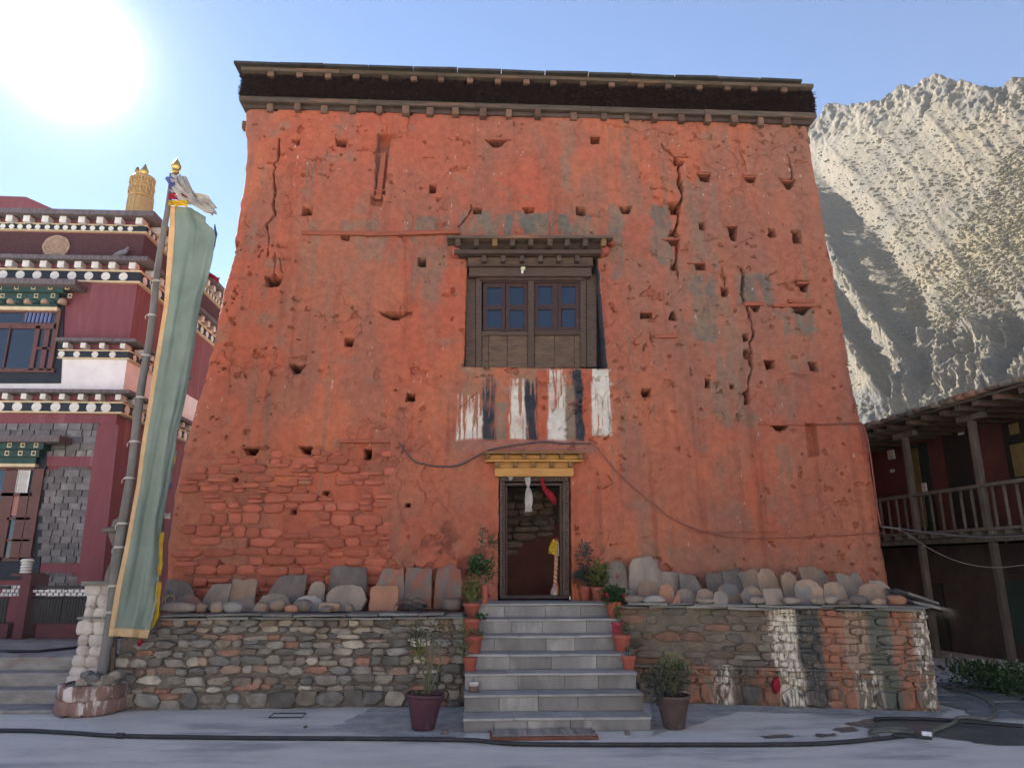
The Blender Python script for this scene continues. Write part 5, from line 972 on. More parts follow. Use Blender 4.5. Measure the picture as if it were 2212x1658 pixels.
# ================================================================== verandah building at the right
RBD = Vector((sin(R(-5.4)), cos(R(-5.4)), 0)); RBN = Vector((RBD.y, -RBD.x, 0))       # along the front, and away from the courtyard
RB0 = at_y(1982, 1149, 13.2); RB0.z = 0
def rbp(px, py, t=0.): return at_plane(px, py, RB0+RBN*t, RBN)
def rbs(k, x, y, t=0.): p = rbp(*Z(k, x, y), t); return (p-RB0).dot(RBD), p.z
def rw_(s, t, z): return RB0+RBD*s+RBN*t+ZZ*z
M['dkmaroon'] = mat('dark_maroon_wall', (.13, .043, .038), (.085, .032, .029), scale=2., rough=.9, bump=.3, bscale=14, rnd=.05)
M['dkplaster'] = mat('dark_brown_plaster', (.085, .06, .052), (.055, .042, .038), scale=2., rough=.95, bump=.3, bscale=14)  # dark brown plaster of the lower, end and back walls
M['veranda'] = mat('grey_verandah_wood', (.14, .115, .092), (.085, .071, .06), scale=7, rough=.85, bump=.4, bscale=28, rnd=.2, stretch=(1, 1, .3))
vb2 = empty('verandah_house', tuple(rw_(0, 0, 0)), 'dark red two-storey house with wooden verandah and flat stone-edged roof', 'house')
def sbox(name, s0, s1, t0, t1, z0, z1, m, parent=None, bv=.006):
    q = [rw_(s0, t0, z0), rw_(s1, t0, z0), rw_(s1, t0, z1), rw_(s0, t0, z1)]; o = MB().quadbox(q, RBN*(t1-t0)).build(name, m, parent or vb2)
    if bv: bevel(o, bv, 1)
    return o
zf0 = rbs(13, 700, 1262)[1]; zf1 = rbs(13, 700, 1175)[1]; zr = rbs(13, 1060, 855)[1]; zcap = rbs(13, 1000, 372)[1]; zro = rbs(13, 1000, 225, -.45)[1]; ze = rbs(13, 1000, 275, -.45)[1]
s1 = rbs(13, 640, 1180)[0]; s2 = rbs(13, 1130, 1170)[0]; sp = s1-s2; print('veranda', zf0, zf1, zr, zcap, ze, zro, s1, s2)
SA, SB = s2-3*sp, s1+2.2*sp
DPT = 1.15
sbox('upper_wall', SA, SB, DPT, DPT+.3, zf1, ze, M['dkmaroon']); sbox('lower_wall', SA, SB, DPT-.1, DPT+.3, -.3, zf0, M['dkplaster'])
sbox('end_wall', SB, SB+.3, -.1, DPT+4, -.3, ze, M['dkplaster']); sbox('back_wall', SA, SB, DPT+4, DPT+4.3, -.3, ze, M['dkplaster']); sbox('near_wall', SA-.3, SA, -.1, DPT+4.3, -.3, ze, M['dkmaroon'])
sbox('balcony_floor', SA, SB, -.08, DPT, zf1-.05, zf1, M['veranda']); sbox('floor_beam', SA, SB, -.02, .14, zf0, zf0+.09, M['veranda'])
for i in range(34):
    s = SA+.2+i*.33
    if s < SB: sbox('floor_joist', s, s+.09, -.14, DPT, zf0+.095, zf1-.054, M['veranda'])
for i in range(6):
    s = s1-(i-1)*sp
    sbox('post', s-.05, s+.05, -.04, .06, zf1+.002, zcap-.1, M['veranda']); sbox('bracket', s-.28, s+.28, -.05, .07, zcap-.098, zcap, M['veranda']); sbox('lower_post', s-.05, s+.05, .0, .1, -.3, zf0-.002, M['veranda'])
    if i < 5:
        for j in range(6): q = s-sp*(j+.75)/6.8; sbox('baluster', q-.02, q+.02, .0, .04, zf1+.002, zr-.052, M['veranda'])
sbox('eaves_beam', SA, SB, -.05, .1, zcap+.002, ze-.1, M['veranda']); sbox('top_rail', SA, SB, -.055, .055, zr-.05, zr+.01, M['veranda'])
for i in range(30):
    s = SA+.15+i*.42+random.Random(i).uniform(-.06, .06)
    if s < SB: sbox('roof_joist', s, s+.12, -.42+random.Random(i+50).uniform(-.06, .06), DPT, ze-.098, ze-.004, M['greywood'])
sbox('roof_boards', SA-.3, SB+.2, -.45, DPT+4.3, ze, ze+.035, M['greywood'])
sbox('roof_earth', SA-.3, SB+.2, -.3, DPT+4.3, ze+.036, ze+.14, M['earth'])
r_ = random.Random(61); s = SA
while s < SB+.1:
    w = r_.uniform(.12, .3); o = link('edge_stone', stone_mesh(w*1.02, r_.uniform(.07, .13), .16, r_, 10, 3, .12), vb2, tuple(rw_(s+w/2, -.36, ze+.1))); o.rotation_euler = (0, 0, math.atan2(RBD.y, RBD.x)+pi); o.data.materials.append(M['stone']); s += w
# openings on the gallery and below
def ropen(name, k, x0, y0, x1, y1, m, p=.02, parent=None, t=None):
    t = DPT-p if t is None else t; a = rbs(k, x0, (y0+y1)/2, t); b_ = rbs(k, x1, (y0+y1)/2, t); zt_ = rbs(k, (x0+x1)/2, y0, t)[1]; zb_ = rbs(k, (x0+x1)/2, y1, t)[1]
    s0, s1_ = sorted((a[0], b_[0])); return sbox(name, s0, s1_, t, t+.05, zb_, zt_, m, parent, 0)
M['ycurtain'] = mat('yellow_curtain', (.2, .145, .06), (.15, .105, .045), scale=5, rough=.9, bump=.2); M['gpaint'] = mat('dark_green_door', (.015, .04, .035), (.01, .028, .025), scale=4, rough=.6, bump=.1); M['dkdoor'] = mat('dark_timber_door', (.03, .022, .02), (.02, .015, .014), scale=6, rough=.7, bump=.2)
d1 = ropen('door', 13, 590, 570, 740, 1180, M['gpaint']); ropen('door_curtain', 13, 600, 600, 668, 1150, M['ycurtain'], .05, d1); ropen('paper_sheet', 13, 668, 840, 695, 900, M['dotw'], .055, d1)
d2 = ropen('door', 13, 850, 480, 1030, 1180, M['dkdoor']); ropen('door_number', 13, 918, 488, 956, 508, M['dotw'], .04, d2)
w_ = ropen('window', 13, 1240, 400, 1460, 800, M['dkdoor']); ropen('window_curtain', 13, 1290, 560, 1460, 790, M['ycurtain'], .05, w_); ropen('window_curtain', 13, 1270, 430, 1330, 505, M['ycurtain'], .05, w_); ropen('window_bar', 13, 1240, 515, 1460, 550, M['dkdoor'], .07, w_)
ropen('fuse_box', 13, 432, 612, 470, 678, M['dotw'], .08); ropen('switch_box', 13, 450, 745, 468, 768, M['dotw'], .05)
ropen('lower_door', 14, 850, 130, 1010, 860, M['dkdoor'], .0, None, DPT-.14); ropen('lower_window', 14, 1450, 120, 1760, 640, M['gpaint'], .0, None, DPT-.14)
# ================================================================== mountain
MN = Vector((-.8, -.25, .55)).normalized(); MC = -150.
SKY = [(1500, 330), (1700, 290), (1759, 261), (1796, 230), (1848, 228), (1895, 226), (1933, 200), (1966, 190), (1990, 193), (2013, 174), (2036, 169), (2064, 183), (2102, 188), (2130, 197), (2177, 188), (2212, 178), (2300, 190), (2420, 160), (2600, 200)]
cols = np.linspace(1560, 2520, 470); nrow = 430; vv = np.linspace(0, 1, nrow)
skyy = np.interp(cols, [p[0] for p in SKY], [p[1] for p in SKY]); PX = np.repeat(cols[None, :], nrow, 0); PY = 1060+(skyy[None, :]-1060)*vv[:, None]
rt = np.array(RT); up_ = np.array(UP); fw = np.array(FW)
Dr = rt*(PX-1106)[..., None]+up_*(829-PY)[..., None]+fw*FPX
nn = np.array(MN); den = np.minimum(Dr@nn, -300.); T_ = MC/den; Pm = Dr*T_[..., None]
hx = np.cross(nn, [0, 0, 1.]); hx /= np.linalg.norm(hx); ux = np.cross(hx, nn); A_ = Pm@hx; B_ = Pm@ux
def plined(pts, jag=8):
    best = np.full(PX.shape, 1e9); side = np.zeros(PX.shape); jx = (fbm(A_*.03, B_*.03, 4, 501)-.5)*jag*4
    for (ax, ay), (bx, by) in zip(pts[:-1], pts[1:]):
        dx, dy = bx-ax, by-ay; xx = PX+jx; t = np.clip(((xx-ax)*dx+(PY-ay)*dy)/(dx*dx+dy*dy), 0, 1); d = np.hypot(xx-ax-t*dx, PY-ay-t*dy); cr = (xx-ax)*dy-(PY-ay)*dx; m = d < best; best = np.where(m, d, best); side = np.where(m, np.sign(cr), side)
    return best, side
def ridged(x, y, o, s):
    v = 0; a = 1.; t = 0
    for i in range(o): v = v+a*(1-np.abs(2*vnoise(x*2**i+31*i, y*2**i+7*i, s+i)-1)); t += a; a *= .52
    return v/t
QA = PX*.64+PY*.77; QC = (PX*.77-PY*.64)+(fbm(A_*.02, B_*.02, 4, 505)-.5)*26        # along and across the gullies
big = (fbm(A_*.008, B_*.008, 4, 511)-.5)*12; med_ = (ridged(QC*.02, QA*.004, 5, 521)-.5)*9; fine_ = (fbm(A_*.22, B_*.22, 4, 531, .55)-.5)*1.3
disp = big*.7+med_*.5+fine_
sk = PY-skyy[None, :]; crest = sstep(85+50*fbm(PX*.02, PX*0, 3, 507), 20, sk); rock = crest.copy(); rd = ridged(A_*.06, B_*.03, 5, 541)
disp += crest*((rd-.5)*8+(ridged(A_*.16, B_*.09, 4, 545)-.5)*2.5)
r1, s_1 = plined([(1700, 400), (1762, 440), (1800, 520), (1850, 610), (1905, 700), (1975, 780), (2000, 800)], 5); g1 = np.exp(-(r1/np.where(s_1 > 0, 11, 24))**2)
r2, s_2 = plined([(1740, 560), (1800, 650), (1850, 740), (1900, 815), (1930, 860)], 5); g2 = np.exp(-(r2/np.where(s_2 > 0, 9, 20))**2)
r3, s_3 = plined([(1990, 640), (2060, 690), (2140, 730)], 5); g3 = np.exp(-(r3/12)**2)
disp += g1*(6+11*(ridged(A_*.09, B_*.07, 5, 551)-.4)) + g2*(5+10*(ridged(A_*.09, B_*.07, 5, 561)-.4)) + g3*5*(ridged(A_*.1, B_*.08, 4, 571))
gul, _ = plined([(1700, 300), (1800, 410), (1880, 500), (1950, 600), (1985, 680)], 5); disp -= np.exp(-(gul/30)**2)*8
rock = np.clip(rock+g1*1.2+g2*1.2+g3*.5, 0, 1)
lowc = sstep(705, 730, PY-(2100-PX)*.12+(fbm(PX*.05, PX*0, 3, 577)-.5)*50)*sstep(1955, 1990, PX); flute = ridged(PX*.028+(fbm(A_*.03, B_*.03, 3, 583)-.5)*1.5, PY*.004, 5, 581)
disp += lowc*((flute-.45)*15+6*sstep(730, 900, PY)); rock = np.clip(rock+lowc, 0, 1)
low2 = sstep(770, 830, PY)*sstep(1840, 1900, PX); disp += low2*(ridged(A_*.09, B_*.06, 5, 591)-.5)*6; rock = np.clip(rock+low2*.8, 0, 1)
disp += rock*((fbm(A_*.4, B_*.4, 4, 601, .6)-.5)*2.6+(ridged(A_*.2, B_*.14, 5, 605)**2-.3)*3+(worley(A_*.16, B_*.09, 607)-.25)*2.2)
Pm = Pm+nn*disp[..., None]
sc_ = np.array((.118, .1, .072)); gr_ = np.array((.135, .11, .062)); rk_ = np.array((.14, .122, .094)); dk_ = np.array((.075, .072, .068))
tone = fbm(A_*.02, B_*.02, 4, 611)[..., None]; Cm = lerp(sc_, gr_, sstep(.4, .65, tone)*sstep(1850, 2100, PX)[..., None]); Cm = lerp(Cm, dk_, (sstep(.5, .7, fbm(A_*.012, B_*.03, 4, 621))*.5)[..., None])
Cm = lerp(Cm, lerp(rk_, dk_, sstep(.45, .7, fbm(A_*.1, B_*.03, 5, 631))[..., None]), rock[..., None])
Cm = lerp(Cm, np.array((.07, .07, .072)), (sstep(845, 875, PY+(PX-1900)*-.25)*sstep(1985, 1960, PX))[..., None])  # shadow over the low hill painted into the slope colour as dark grey
topr = Pm[-1]; bk = np.stack([topr+np.array((0, 1, 0))*30*i+np.array((.6, .3, -.9))*25*i for i in (1, 2, 4)], 0)
Pm = np.concatenate([Pm, bk], 0)+np.array(EYE); Cm = np.concatenate([Cm, np.repeat(Cm[-1:], 3, 0)], 0)
Pm[0, :, 2] = np.minimum(Pm[0, :, 2], 20)
base = Pm[:1].copy(); base[..., 2] = -5; base[..., 0] -= 20; Pm = np.concatenate([base, Pm], 0); Cm = np.concatenate([Cm[:1], Cm], 0)
M['mount'] = mat('mountain_scree', (1, 1, 1), (.62, .61, .58), scale=.45, rough=.97, bump=1., bscale=1.2, c3=(.075, .07, .062), s3=.22, t3=(.56, .7), detail=10, vcol='Col', world=True, bdist=1.2)
mo = link('mountain', gridmesh('mountain', Pm, M['mount'], Cm, smooth=False)); tag(mo, kind='structure')
# dry shrubs on the slope
rs = np.random.RandomState(12); tv = []; tf = []; Pg = Pm[1:nrow+1]
ico = bmesh.new(); bmesh.ops.create_icosphere(ico, subdivisions=1, radius=1); iv = np.array([v.co[:] for v in ico.verts]); fi = [tuple(v.index for v in f.verts) for f in ico.faces]; ico.free()
dens = (1-rock)*(.25+sstep(.45, .6, fbm(A_*.03, B_*.05, 3, 641))*sstep(1800, 2100, PX))
vt = []; ft = []; k = 0; clump = .3+.8*fbm(A_*.05, B_*.05, 3, 651)**2
for i in range(60000):
    a = rs.randint(nrow); c_ = rs.randint(len(cols))
    if rs.rand() > dens[a, c_]*clump[a, c_]: continue
    if not 1740 < PX[a, c_] < 2330: continue
    s = (.35+.6*rs.rand()**3)*(np.linalg.norm(Pg[a, c_])/330)**.4; vt.append(Pg[a, c_]+iv*np.array((s*1.5, s, s*.62))*(.7+.6*rs.rand(12, 1))+np.array((0, 0, .1))); ft += [(x+k, y+k, z+k) for x, y, z in fi]; k += 12
    if k > 12*6500: break
me = bpy.data.meshes.new('shrubs'); me.from_pydata([tuple(v) for v in np.concatenate(vt)], [], ft); me.materials.append(mat('dry_shrub', (.15, .125, .07), (.085, .075, .045), scale=.4, bump=0, rough=.95, world=True)); me.update(); print('shrubs', k//12)
tag(link('slope_shrubs', me), 'dry yellowish shrubs dotted over the scree slope', 'shrubs', None, 'stuff')
# ================================================================== potted plants
M['terra'] = mat('terracotta', (.33, .085, .055), (.26, .068, .045), scale=7, rough=.65, bump=.12, bscale=30, rnd=.14, c3=(.36, .17, .12), s3=5, t3=(.62, .75)); M['pinkpot'] = mat('pink_red_plastic_pot', (.36, .035, .06), rough=.45, bump=.05); M['soil'] = mat('potting_soil', (.06, .045, .035), (.04, .03, .025), scale=20, bump=.8, bscale=40)
M['purple'] = mat('purple_painted_pot', (.085, .032, .045), (.055, .022, .032), scale=4, rough=.6, bump=.3, bscale=18, c3=(.2, .16, .14), s3=3, t3=(.62, .78), stretch=(1, 1, .5)); M['browpot'] = mat('brown_concrete_pot', (.1, .065, .058), (.07, .048, .043), scale=4, rough=.8, bump=.4, bscale=16, c3=(.2, .17, .13), s3=3, t3=(.6, .75))
def leafmat(n, a, b_, tr=.25): return mat(n, a, b_, scale=5, rough=.55, bump=.1, trans=tr)
M['leaf_green'] = leafmat('leaf_green', (.05, .1, .035), (.03, .065, .025)); M['leaf_yellow'] = leafmat('leaf_yellowgreen', (.17, .19, .06), (.1, .13, .04)); M['leaf_blue'] = leafmat('leaf_bluegreen', (.07, .095, .085), (.045, .065, .06)); M['leaf_olive'] = leafmat('leaf_olive', (.085, .095, .055), (.05, .06, .035)); M['stem'] = mat('plant_stem', (.13, .13, .07), (.09, .085, .05), scale=9, bump=.2); M['petalred'] = mat('red_petal', (.5, .015, .03), rough=.6, bump=0); M['petalor'] = mat('orange_petal', (.65, .2, .02), rough=.6, bump=0)
POT = [(.0, 0), (.66, 0), (.70, .06), (.86, .74), (.88, .76), (.98, .77), (1.0, .82), (1.0, .97), (.97, 1.0), (.9, .99), (.88, .9), (.0, .88)]
def leaves(b, pos, n, L, W, rng, up=.3, curl=.3, out=None):
    """n folded leaves; pos() gives a base point and a direction"""
    for i in range(n):
        p, d = pos(); d = (d+Vector((rng.gauss(0, .35), rng.gauss(0, .35), rng.gauss(up, .3)))).normalized(); l = L*rng.uniform(.6, 1.2); w = W*rng.uniform(.7, 1.2)
        sd = d.cross(Vector((rng.gauss(0, .4), rng.gauss(0, .4), 1))); sd = sd.normalized() if sd.length > .01 else d.orthogonal().normalized(); nrm = sd.cross(d)
        m = p+d*l*.5+nrm*l*curl*.12; t = p+d*l-nrm*l*curl*.15
        b.add([p, m+sd*w/2+nrm*w*.12, t, m-sd*w/2+nrm*w*.12, m], [(0, 1, 4), (1, 2, 4), (2, 3, 4), (3, 0, 4)])
def potted(k, box, z, label, potm='terra', name='potted_plant', prof=POT, sq=None, grp='potted plants on the steps', n=24, cat='potted plant'):
    x0, x1, yt, yb = box; c = at_z(*Z(k, (x0+x1)/2, yb), z); pm = abs(at_y(*Z(k, x1, yb), c.y).x-at_y(*Z(k, x0, yb), c.y).x)/2; h = at_y(*Z(k, x0, yt), c.y).z-z; c.y += pm*.68
    if z > .05: c.y = min(c.y, SY0+TR*(SZ.index(z)+1)-pm*.75) if z < 1.1 else min(c.y, 10.2)
    if z > .05: c.x = at_y(*Z(k, (x0+x1)/2, yb), c.y).x
    e = empty(name, (c.x, c.y, z+.002), label, cat, grp); MB().lathe([(max(.002, r)*pm, q*h) for r, q in prof], n, (c.x, c.y, z+.002), sq).build('pot', M[potm], e, True if sq is None else False)
    if sq is None: sharp(e.children[0], 50)
    MB().lathe([(.01, .8*h), (.86*pm, .8*h), (.86*pm, .885*h), (.4*pm, .92*h), (.01, .93*h)], 14, (c.x, c.y, z+.002), sq).build('soil', M['soil'], e); return e, Vector((c.x, c.y, z+h*.92)), pm, h
def stems(e, c, lst, r=.006, m='stem'):
    for pts in lst: MB().tube([c+Vector(p) for p in pts], [r*(1-.5*i/len(pts)) for i in range(len(pts))], 6).build('stem', M[m], e, True)
def blob(rng, c, rad, fl=1.):
    def f():
        while True:
            v = Vector((rng.uniform(-1, 1), rng.uniform(-1, 1), rng.uniform(-1, 1)))
            if v.length < 1: break
        v = v*(.6+.4*v.length); return c+Vector((v.x*rad[0], v.y*rad[1], v.z*rad[2])), Vector((v.x, v.y, v.z*.5+.1))
    return f
def fol(e, c, rad, n, L, W, m, seed, up=.25, name='foliage'):
    rg = random.Random(seed); b = MB(); leaves(b, blob(rg, c, rad), n, L, W, rg, up); o = b.build(name, M[m], e, fix=False); o['kind'] = 'stuff'; return o
def succ(e, c, m, seed, levels, R0, L, W):
    """upright succulent: whorls of broad single leaves"""
    rg = random.Random(seed); me = None
    b = MB(); n_ = 7; v = []
    for i, (t, w) in enumerate(((0, .25), (.25, .7), (.5, 1), (.75, .85), (1, .1))): v += [(-w/2, t, .1*t*t), (0, t, -.06*sin(t*3)+.1*t*t), (w/2, t, .1*t*t)]
    f = []
    for i in range(4): f += [(i*3, i*3+1, i*3+4, i*3+3), (i*3+1, i*3+2, i*3+5, i*3+4)]
    b.add(v, f); me = b.mesh('leaf', M[m], True)
    for z, k, sc in levels:
        for i in range(k):
            a = 2*pi*(i+rg.random()*.7)/k; o = link('leaf', me, e, tuple(c+Vector((R0*.3*sc*cos(a), R0*.3*sc*sin(a), z)))); o.scale = (W*sc, L*sc, L*sc); o.rotation_euler = (rg.uniform(.15, .75), rg.uniform(-.2, .2), a-pi/2)
# left flight
e, c, r, h = potted(7, (608, 668, 250, 384), SZ[6], 'terracotta pot at the left of the landing holding a tall twiggy plant with ruffled leaves')
stems(e, c, [[(0, 0, 0), (-.01, 0, .2), (-.04, .02, .45), (-.02, .02, .75)], [(0, 0, 0), (.03, 0, .25), (.07, 0, .5), (.11, .02, .62)], [(0, 0, 0), (-.05, 0, .12), (-.09, -.02, .2)]])
fol(e, c+Vector((-.09, -.02, .25)), (.13, .12, .12), 260, .06, .055, 'leaf_green', 1); fol(e, c+Vector((.05, .0, .18)), (.1, .1, .18), 260, .05, .022, 'leaf_green', 2); fol(e, c+Vector((-.03, .0, .62)), (.06, .06, .15), 70, .05, .025, 'leaf_olive', 3); fol(e, c+Vector((.1, .0, .52)), (.06, .06, .13), 60, .05, .025, 'leaf_olive', 4)
e, c, r, h = potted(7, (483, 610, 375, 481), SZ[5], 'terracotta pot with broad yellow-green leaves at the top left of the steps')
stems(e, c, [[(0, 0, 0), (0, 0, .12), (.02, 0, .28)], [(0, 0, 0), (-.06, 0, .1), (-.08, 0, .2)], [(0, 0, 0), (.06, 0, .12), (.09, 0, .22)]], .008); succ(e, c, 'leaf_yellow', 5, ((.04, 9, 1), (.1, 9, 1.1), (.17, 8, 1), (.24, 7, .8), (.3, 5, .6)), .13, .13, .07)
fol(e, c+Vector((0, 0, .13)), (.13, .11, .13), 90, .07, .04, 'leaf_yellow', 6)
e, c, r, h = potted(7, (483, 610, 490, 600), SZ[4], 'terracotta pot with one small leafy tuft, second from the top on the left'); fol(e, c+Vector((.11, 0, .03)), (.07, .06, .05), 60, .055, .035, 'leaf_green', 7); stems(e, c, [[(-.1, -.05, 0), (-.08, -.1, .12), (-.04, -.12, .04), (.02, -.1, .0)]], .004)
e, c, r, h = potted(7, (495, 630, 615, 741), SZ[3], 'terracotta pot with a low green sprout, third from the top on the left'); fol(e, c+Vector((.0, 0, .03)), (.08, .06, .04), 50, .05, .025, 'leaf_green', 8); stems(e, c, [[(.1, 0, 0), (.11, 0, .12), (.1, 0, .2)]], .003)
e, c, r, h = potted(7, (483, 590, 772, 871), SZ[2], 'lowest terracotta pot on the left with an upright pale green plant')
stems(e, c+Vector((-.08, 0, 0)), [[(0, 0, 0), (-.01, 0, .15), (-.01, 0, .38)]], .007); succ(e, c+Vector((-.08, 0, 0)), 'leaf_yellow', 9, ((.03, 6, .8), (.09, 6, .9), (.15, 6, .9), (.21, 6, .85), (.27, 6, .75), (.33, 5, .6), (.38, 4, .45)), .1, .1, .045)
c0 = at_z(*Z(7, 562, 1020), SZ[1]); pm = abs(at_y(*Z(7, 598, 1000), c0.y).x-at_y(*Z(7, 525, 1000), c0.y).x)/2; hh = at_y(*Z(7, 562, 945), c0.y).z-SZ[1]; e = empty('tin_can_planter', (c0.x, c0.y+pm, SZ[1]), 'small brown tin with ragged white top and a dry twig on the left steps', 'tin can')
MB().lathe([(pm, 0), (pm*1.02, hh*.1), (pm, hh*.2), (pm*1.02, hh*.3), (pm, hh*.6)], 16, (c0.x, c0.y+pm, SZ[1]+.002)).build('can', mat('rusty_tin', (.16, .11, .075), (.09, .06, .045), scale=9, rough=.6, bump=.3), e, True); MB().lathe([(pm*1.03, hh*.6), (pm*1.04, hh*.95), (pm*.9, hh)], 16, (c0.x, c0.y+pm, SZ[1]+.002)).build('torn_label', M['whitewash'], e, True); MB().tube([(c0.x, c0.y+pm, SZ[1]+hh), (c0.x-.01, c0.y+pm, SZ[1]+hh*1.35)], .006, 5).build('twig', M['stem'], e)
# right flight
e, c, r, h = potted(7, (1320, 1405, 255, 355), SZ[6], 'terracotta pot with a tall blue-green shrub beside the right door post'); stems(e, c, [[(0, 0, 0), (.01, 0, .2), (.0, 0, .45), (.01, 0, .62)], [(0, 0, 0), (-.08, 0, .1), (-.13, 0, .18)], [(0, 0, 0), (.05, 0, .15), (.1, 0, .28)]])
fol(e, c+Vector((0, 0, .42)), (.1, .1, .2), 170, .07, .03, 'leaf_blue', 11, .1); fol(e, c+Vector((-.1, 0, .14)), (.12, .1, .09), 120, .07, .032, 'leaf_blue', 12, .1); fol(e, c+Vector((.04, 0, .14)), (.12, .1, .14), 150, .07, .03, 'leaf_blue', 13, .1)
e, c, r, h = potted(7, (1400, 1520, 265, 366), SZ[6], 'terracotta pot with dense pointed yellow-green leaves at the right of the landing'); succ(e, c, 'leaf_yellow', 14, ((.03, 10, 1), (.09, 10, 1.1), (.16, 9, 1), (.23, 8, .9), (.3, 7, .75), (.36, 6, .6)), .14, .13, .055); stems(e, c, [[(0, 0, 0), (.0, 0, .2), (.02, 0, .36)]], .01); fol(e, c+Vector((0, 0, .16)), (.14, .12, .16), 130, .08, .035, 'leaf_yellow', 15)
e, c, r, h = potted(7, (1508, 1625, 360, 466), SZ[5], 'terracotta pot with red-flowering geranium at the top right of the steps'); fol(e, c+Vector((0, 0, .1)), (.17, .13, .11), 330, .055, .05, 'leaf_green', 16, .1); stems(e, c, [[(0, 0, .05), (.05, 0, .2), (.06, 0, .32)], [(0, 0, 0), (-.1, 0, .1)], [(0, 0, 0), (.12, -.02, .1)]], .004)
for q in ((.06, -.0, .33), (-.1, -.12, .1), (.12, -.12, .09)): fol(e, c+Vector(q), (.025, .025, .022), 26, .022, .02, 'petalred', int(abs(q[0])*900), 0, 'flower')
e, c, r, h = potted(7, (1550, 1640, 500, 576), SZ[4], 'small pink-red fluted pot with orange marigolds', 'pinkpot'); fol(e, c+Vector((0, 0, .1)), (.07, .06, .12), 170, .05, .012, 'leaf_green', 17, .5)
for q in ((.02, -.03, .22), (-.05, -.03, .19), (.05, -.02, .14)): fol(e, c+Vector(q), (.016, .016, .012), 16, .018, .014, 'petalor', int(abs(q[0])*900)+3, 0, 'flower')
for i in range(12): a = 2*pi*i/12; MB().tube([(c.x+r*.72*cos(a), c.y+r*.72*sin(a), e.location.z+.01), (c.x+r*.88*cos(a), c.y+r*.88*sin(a), e.location.z+h*.75)], .008, 5).build('flute', M['pinkpot'], e)
e, c, r, h = potted(7, (1555, 1690, 595, 713), SZ[3], 'terracotta pot with thin grassy shoots, third from the top on the right'); fol(e, c+Vector((.03, 0, .06)), (.1, .08, .07), 90, .08, .01, 'leaf_olive', 18, .8)
e, c, r, h = potted(7, (1620, 1725, 755, 856), SZ[2], 'lowest terracotta pot on the right with withered stalks'); fol(e, c+Vector((.0, 0, .04)), (.07, .06, .05), 45, .06, .012, 'leaf_blue', 19, .8)
for q in ((7, 600, 300, SZ[6], 0), (7, 520, 665, SZ[3], 1), (7, 553, 820, SZ[2], 1), (7, 1612, 640, SZ[3], 1)): pass
# the two big pots on the ground
BIG = [(.0, 0), (.56, 0), (.6, .04), (.93, .9), (1.0, .93), (1.0, 1.0), (.92, 1.0), (.88, .9), (.0, .85)]
e, c, r, h = potted(7, (52, 332, 1040, 1299), .004, 'large purple tapered pot with a sparse bare-stemmed shrub left of the steps', 'purple', prof=BIG, sq=.35, grp='big pots at the foot of the steps'); e.rotation_euler = (0, R(2.5), R(8))
stems(e, c, [[(0, 0, 0), (-.03, 0, .2), (-.1, .02, .42), (-.13, .02, .58)], [(.02, 0, 0), (.04, 0, .25), (.05, .02, .5), (.07, .03, .68)], [(.03, 0, 0), (.1, 0, .2), (.13, 0, .33), (.12, 0, .5)], [(0, 0, 0), (.02, .03, .3), (-.02, .03, .5), (-.05, .03, .62)]], .011, 'stem')
fol(e, c+Vector((-.13, .02, .55)), (.11, .1, .16), 230, .05, .02, 'leaf_olive', 21, .2); fol(e, c+Vector((.1, .02, .6)), (.13, .1, .15), 170, .045, .018, 'leaf_olive', 22, .2); fol(e, c+Vector((-.1, .02, .4)), (.06, .06, .12), 80, .06, .022, 'leaf_yellow', 23, .2); fol(e, c+Vector((-.02, 0, .01)), (.18, .15, .03), 120, .04, .02, 'straw' if 'straw' in M else 'leaf_olive', 24, 0)
e, c, r, h = potted(7, (1892, 2146, 1048, 1290), .004, 'large round brown pot with a bushy grey-green plant right of the steps', 'browpot', prof=BIG, grp='big pots at the foot of the steps')
stems(e, c, [[(0, 0, 0), (-.05, 0, .15), (-.16, 0, .26)], [(0, 0, 0), (.04, 0, .2), (.05, 0, .36)], [(0, 0, 0), (.08, 0, .15), (.15, 0, .3)], [(0, 0, 0), (-.03, -.05, .2), (-.04, -.05, .38)]], .008); fol(e, c+Vector((-.05, 0, .16)), (.22, .17, .16), 520, .075, .022, 'leaf_olive', 25, .2); fol(e, c+Vector((-.17, -.02, .08)), (.1, .1, .14), 150, .075, .022, 'leaf_blue', 26, -.1); fol(e, c+Vector((.04, 0, .3)), (.14, .12, .13), 130, .06, .02, 'leaf_yellow', 27, .3); fol(e, c+Vector((.14, 0, .22)), (.1, .1, .13), 120, .05, .015, 'leaf_blue', 28, .3)
# undergrowth by the verandah house
for i, (x, y, n_) in enumerate(((1130, 880, 260), (1300, 900, 320), (1480, 900, 380), (1600, 920, 300), (1660, 980, 260))):
    p = at_z(*Z(14, x, y+120), 0.); e = empty('weed_clump', (p.x, p.y, 0), ['low dark weeds nearest the striped wall corner', 'dark leafy weeds second from the striped wall', 'taller dark weeds with pale flower heads by the verandah', 'dark weeds at the right picture edge', 'lowest weeds in the right corner beside the wet ground'][i], 'weeds', 'weeds along the verandah house')
    rg = random.Random(70+i); b = MB(); leaves(b, blob(rg, Vector((p.x, p.y, .17)), (.38, .3, .2)), n_, .09, .035, rg, .3); o = b.build('foliage', M['leaf_green'], e, fix=False); o['kind'] = 'stuff'
    b = MB(); leaves(b, blob(rg, Vector((p.x, p.y, .36)), (.25, .2, .05)), 14, .04, .035, rg, .3); b.build('flower', M['whitecloth'], e, fix=False)['kind'] = 'stuff'
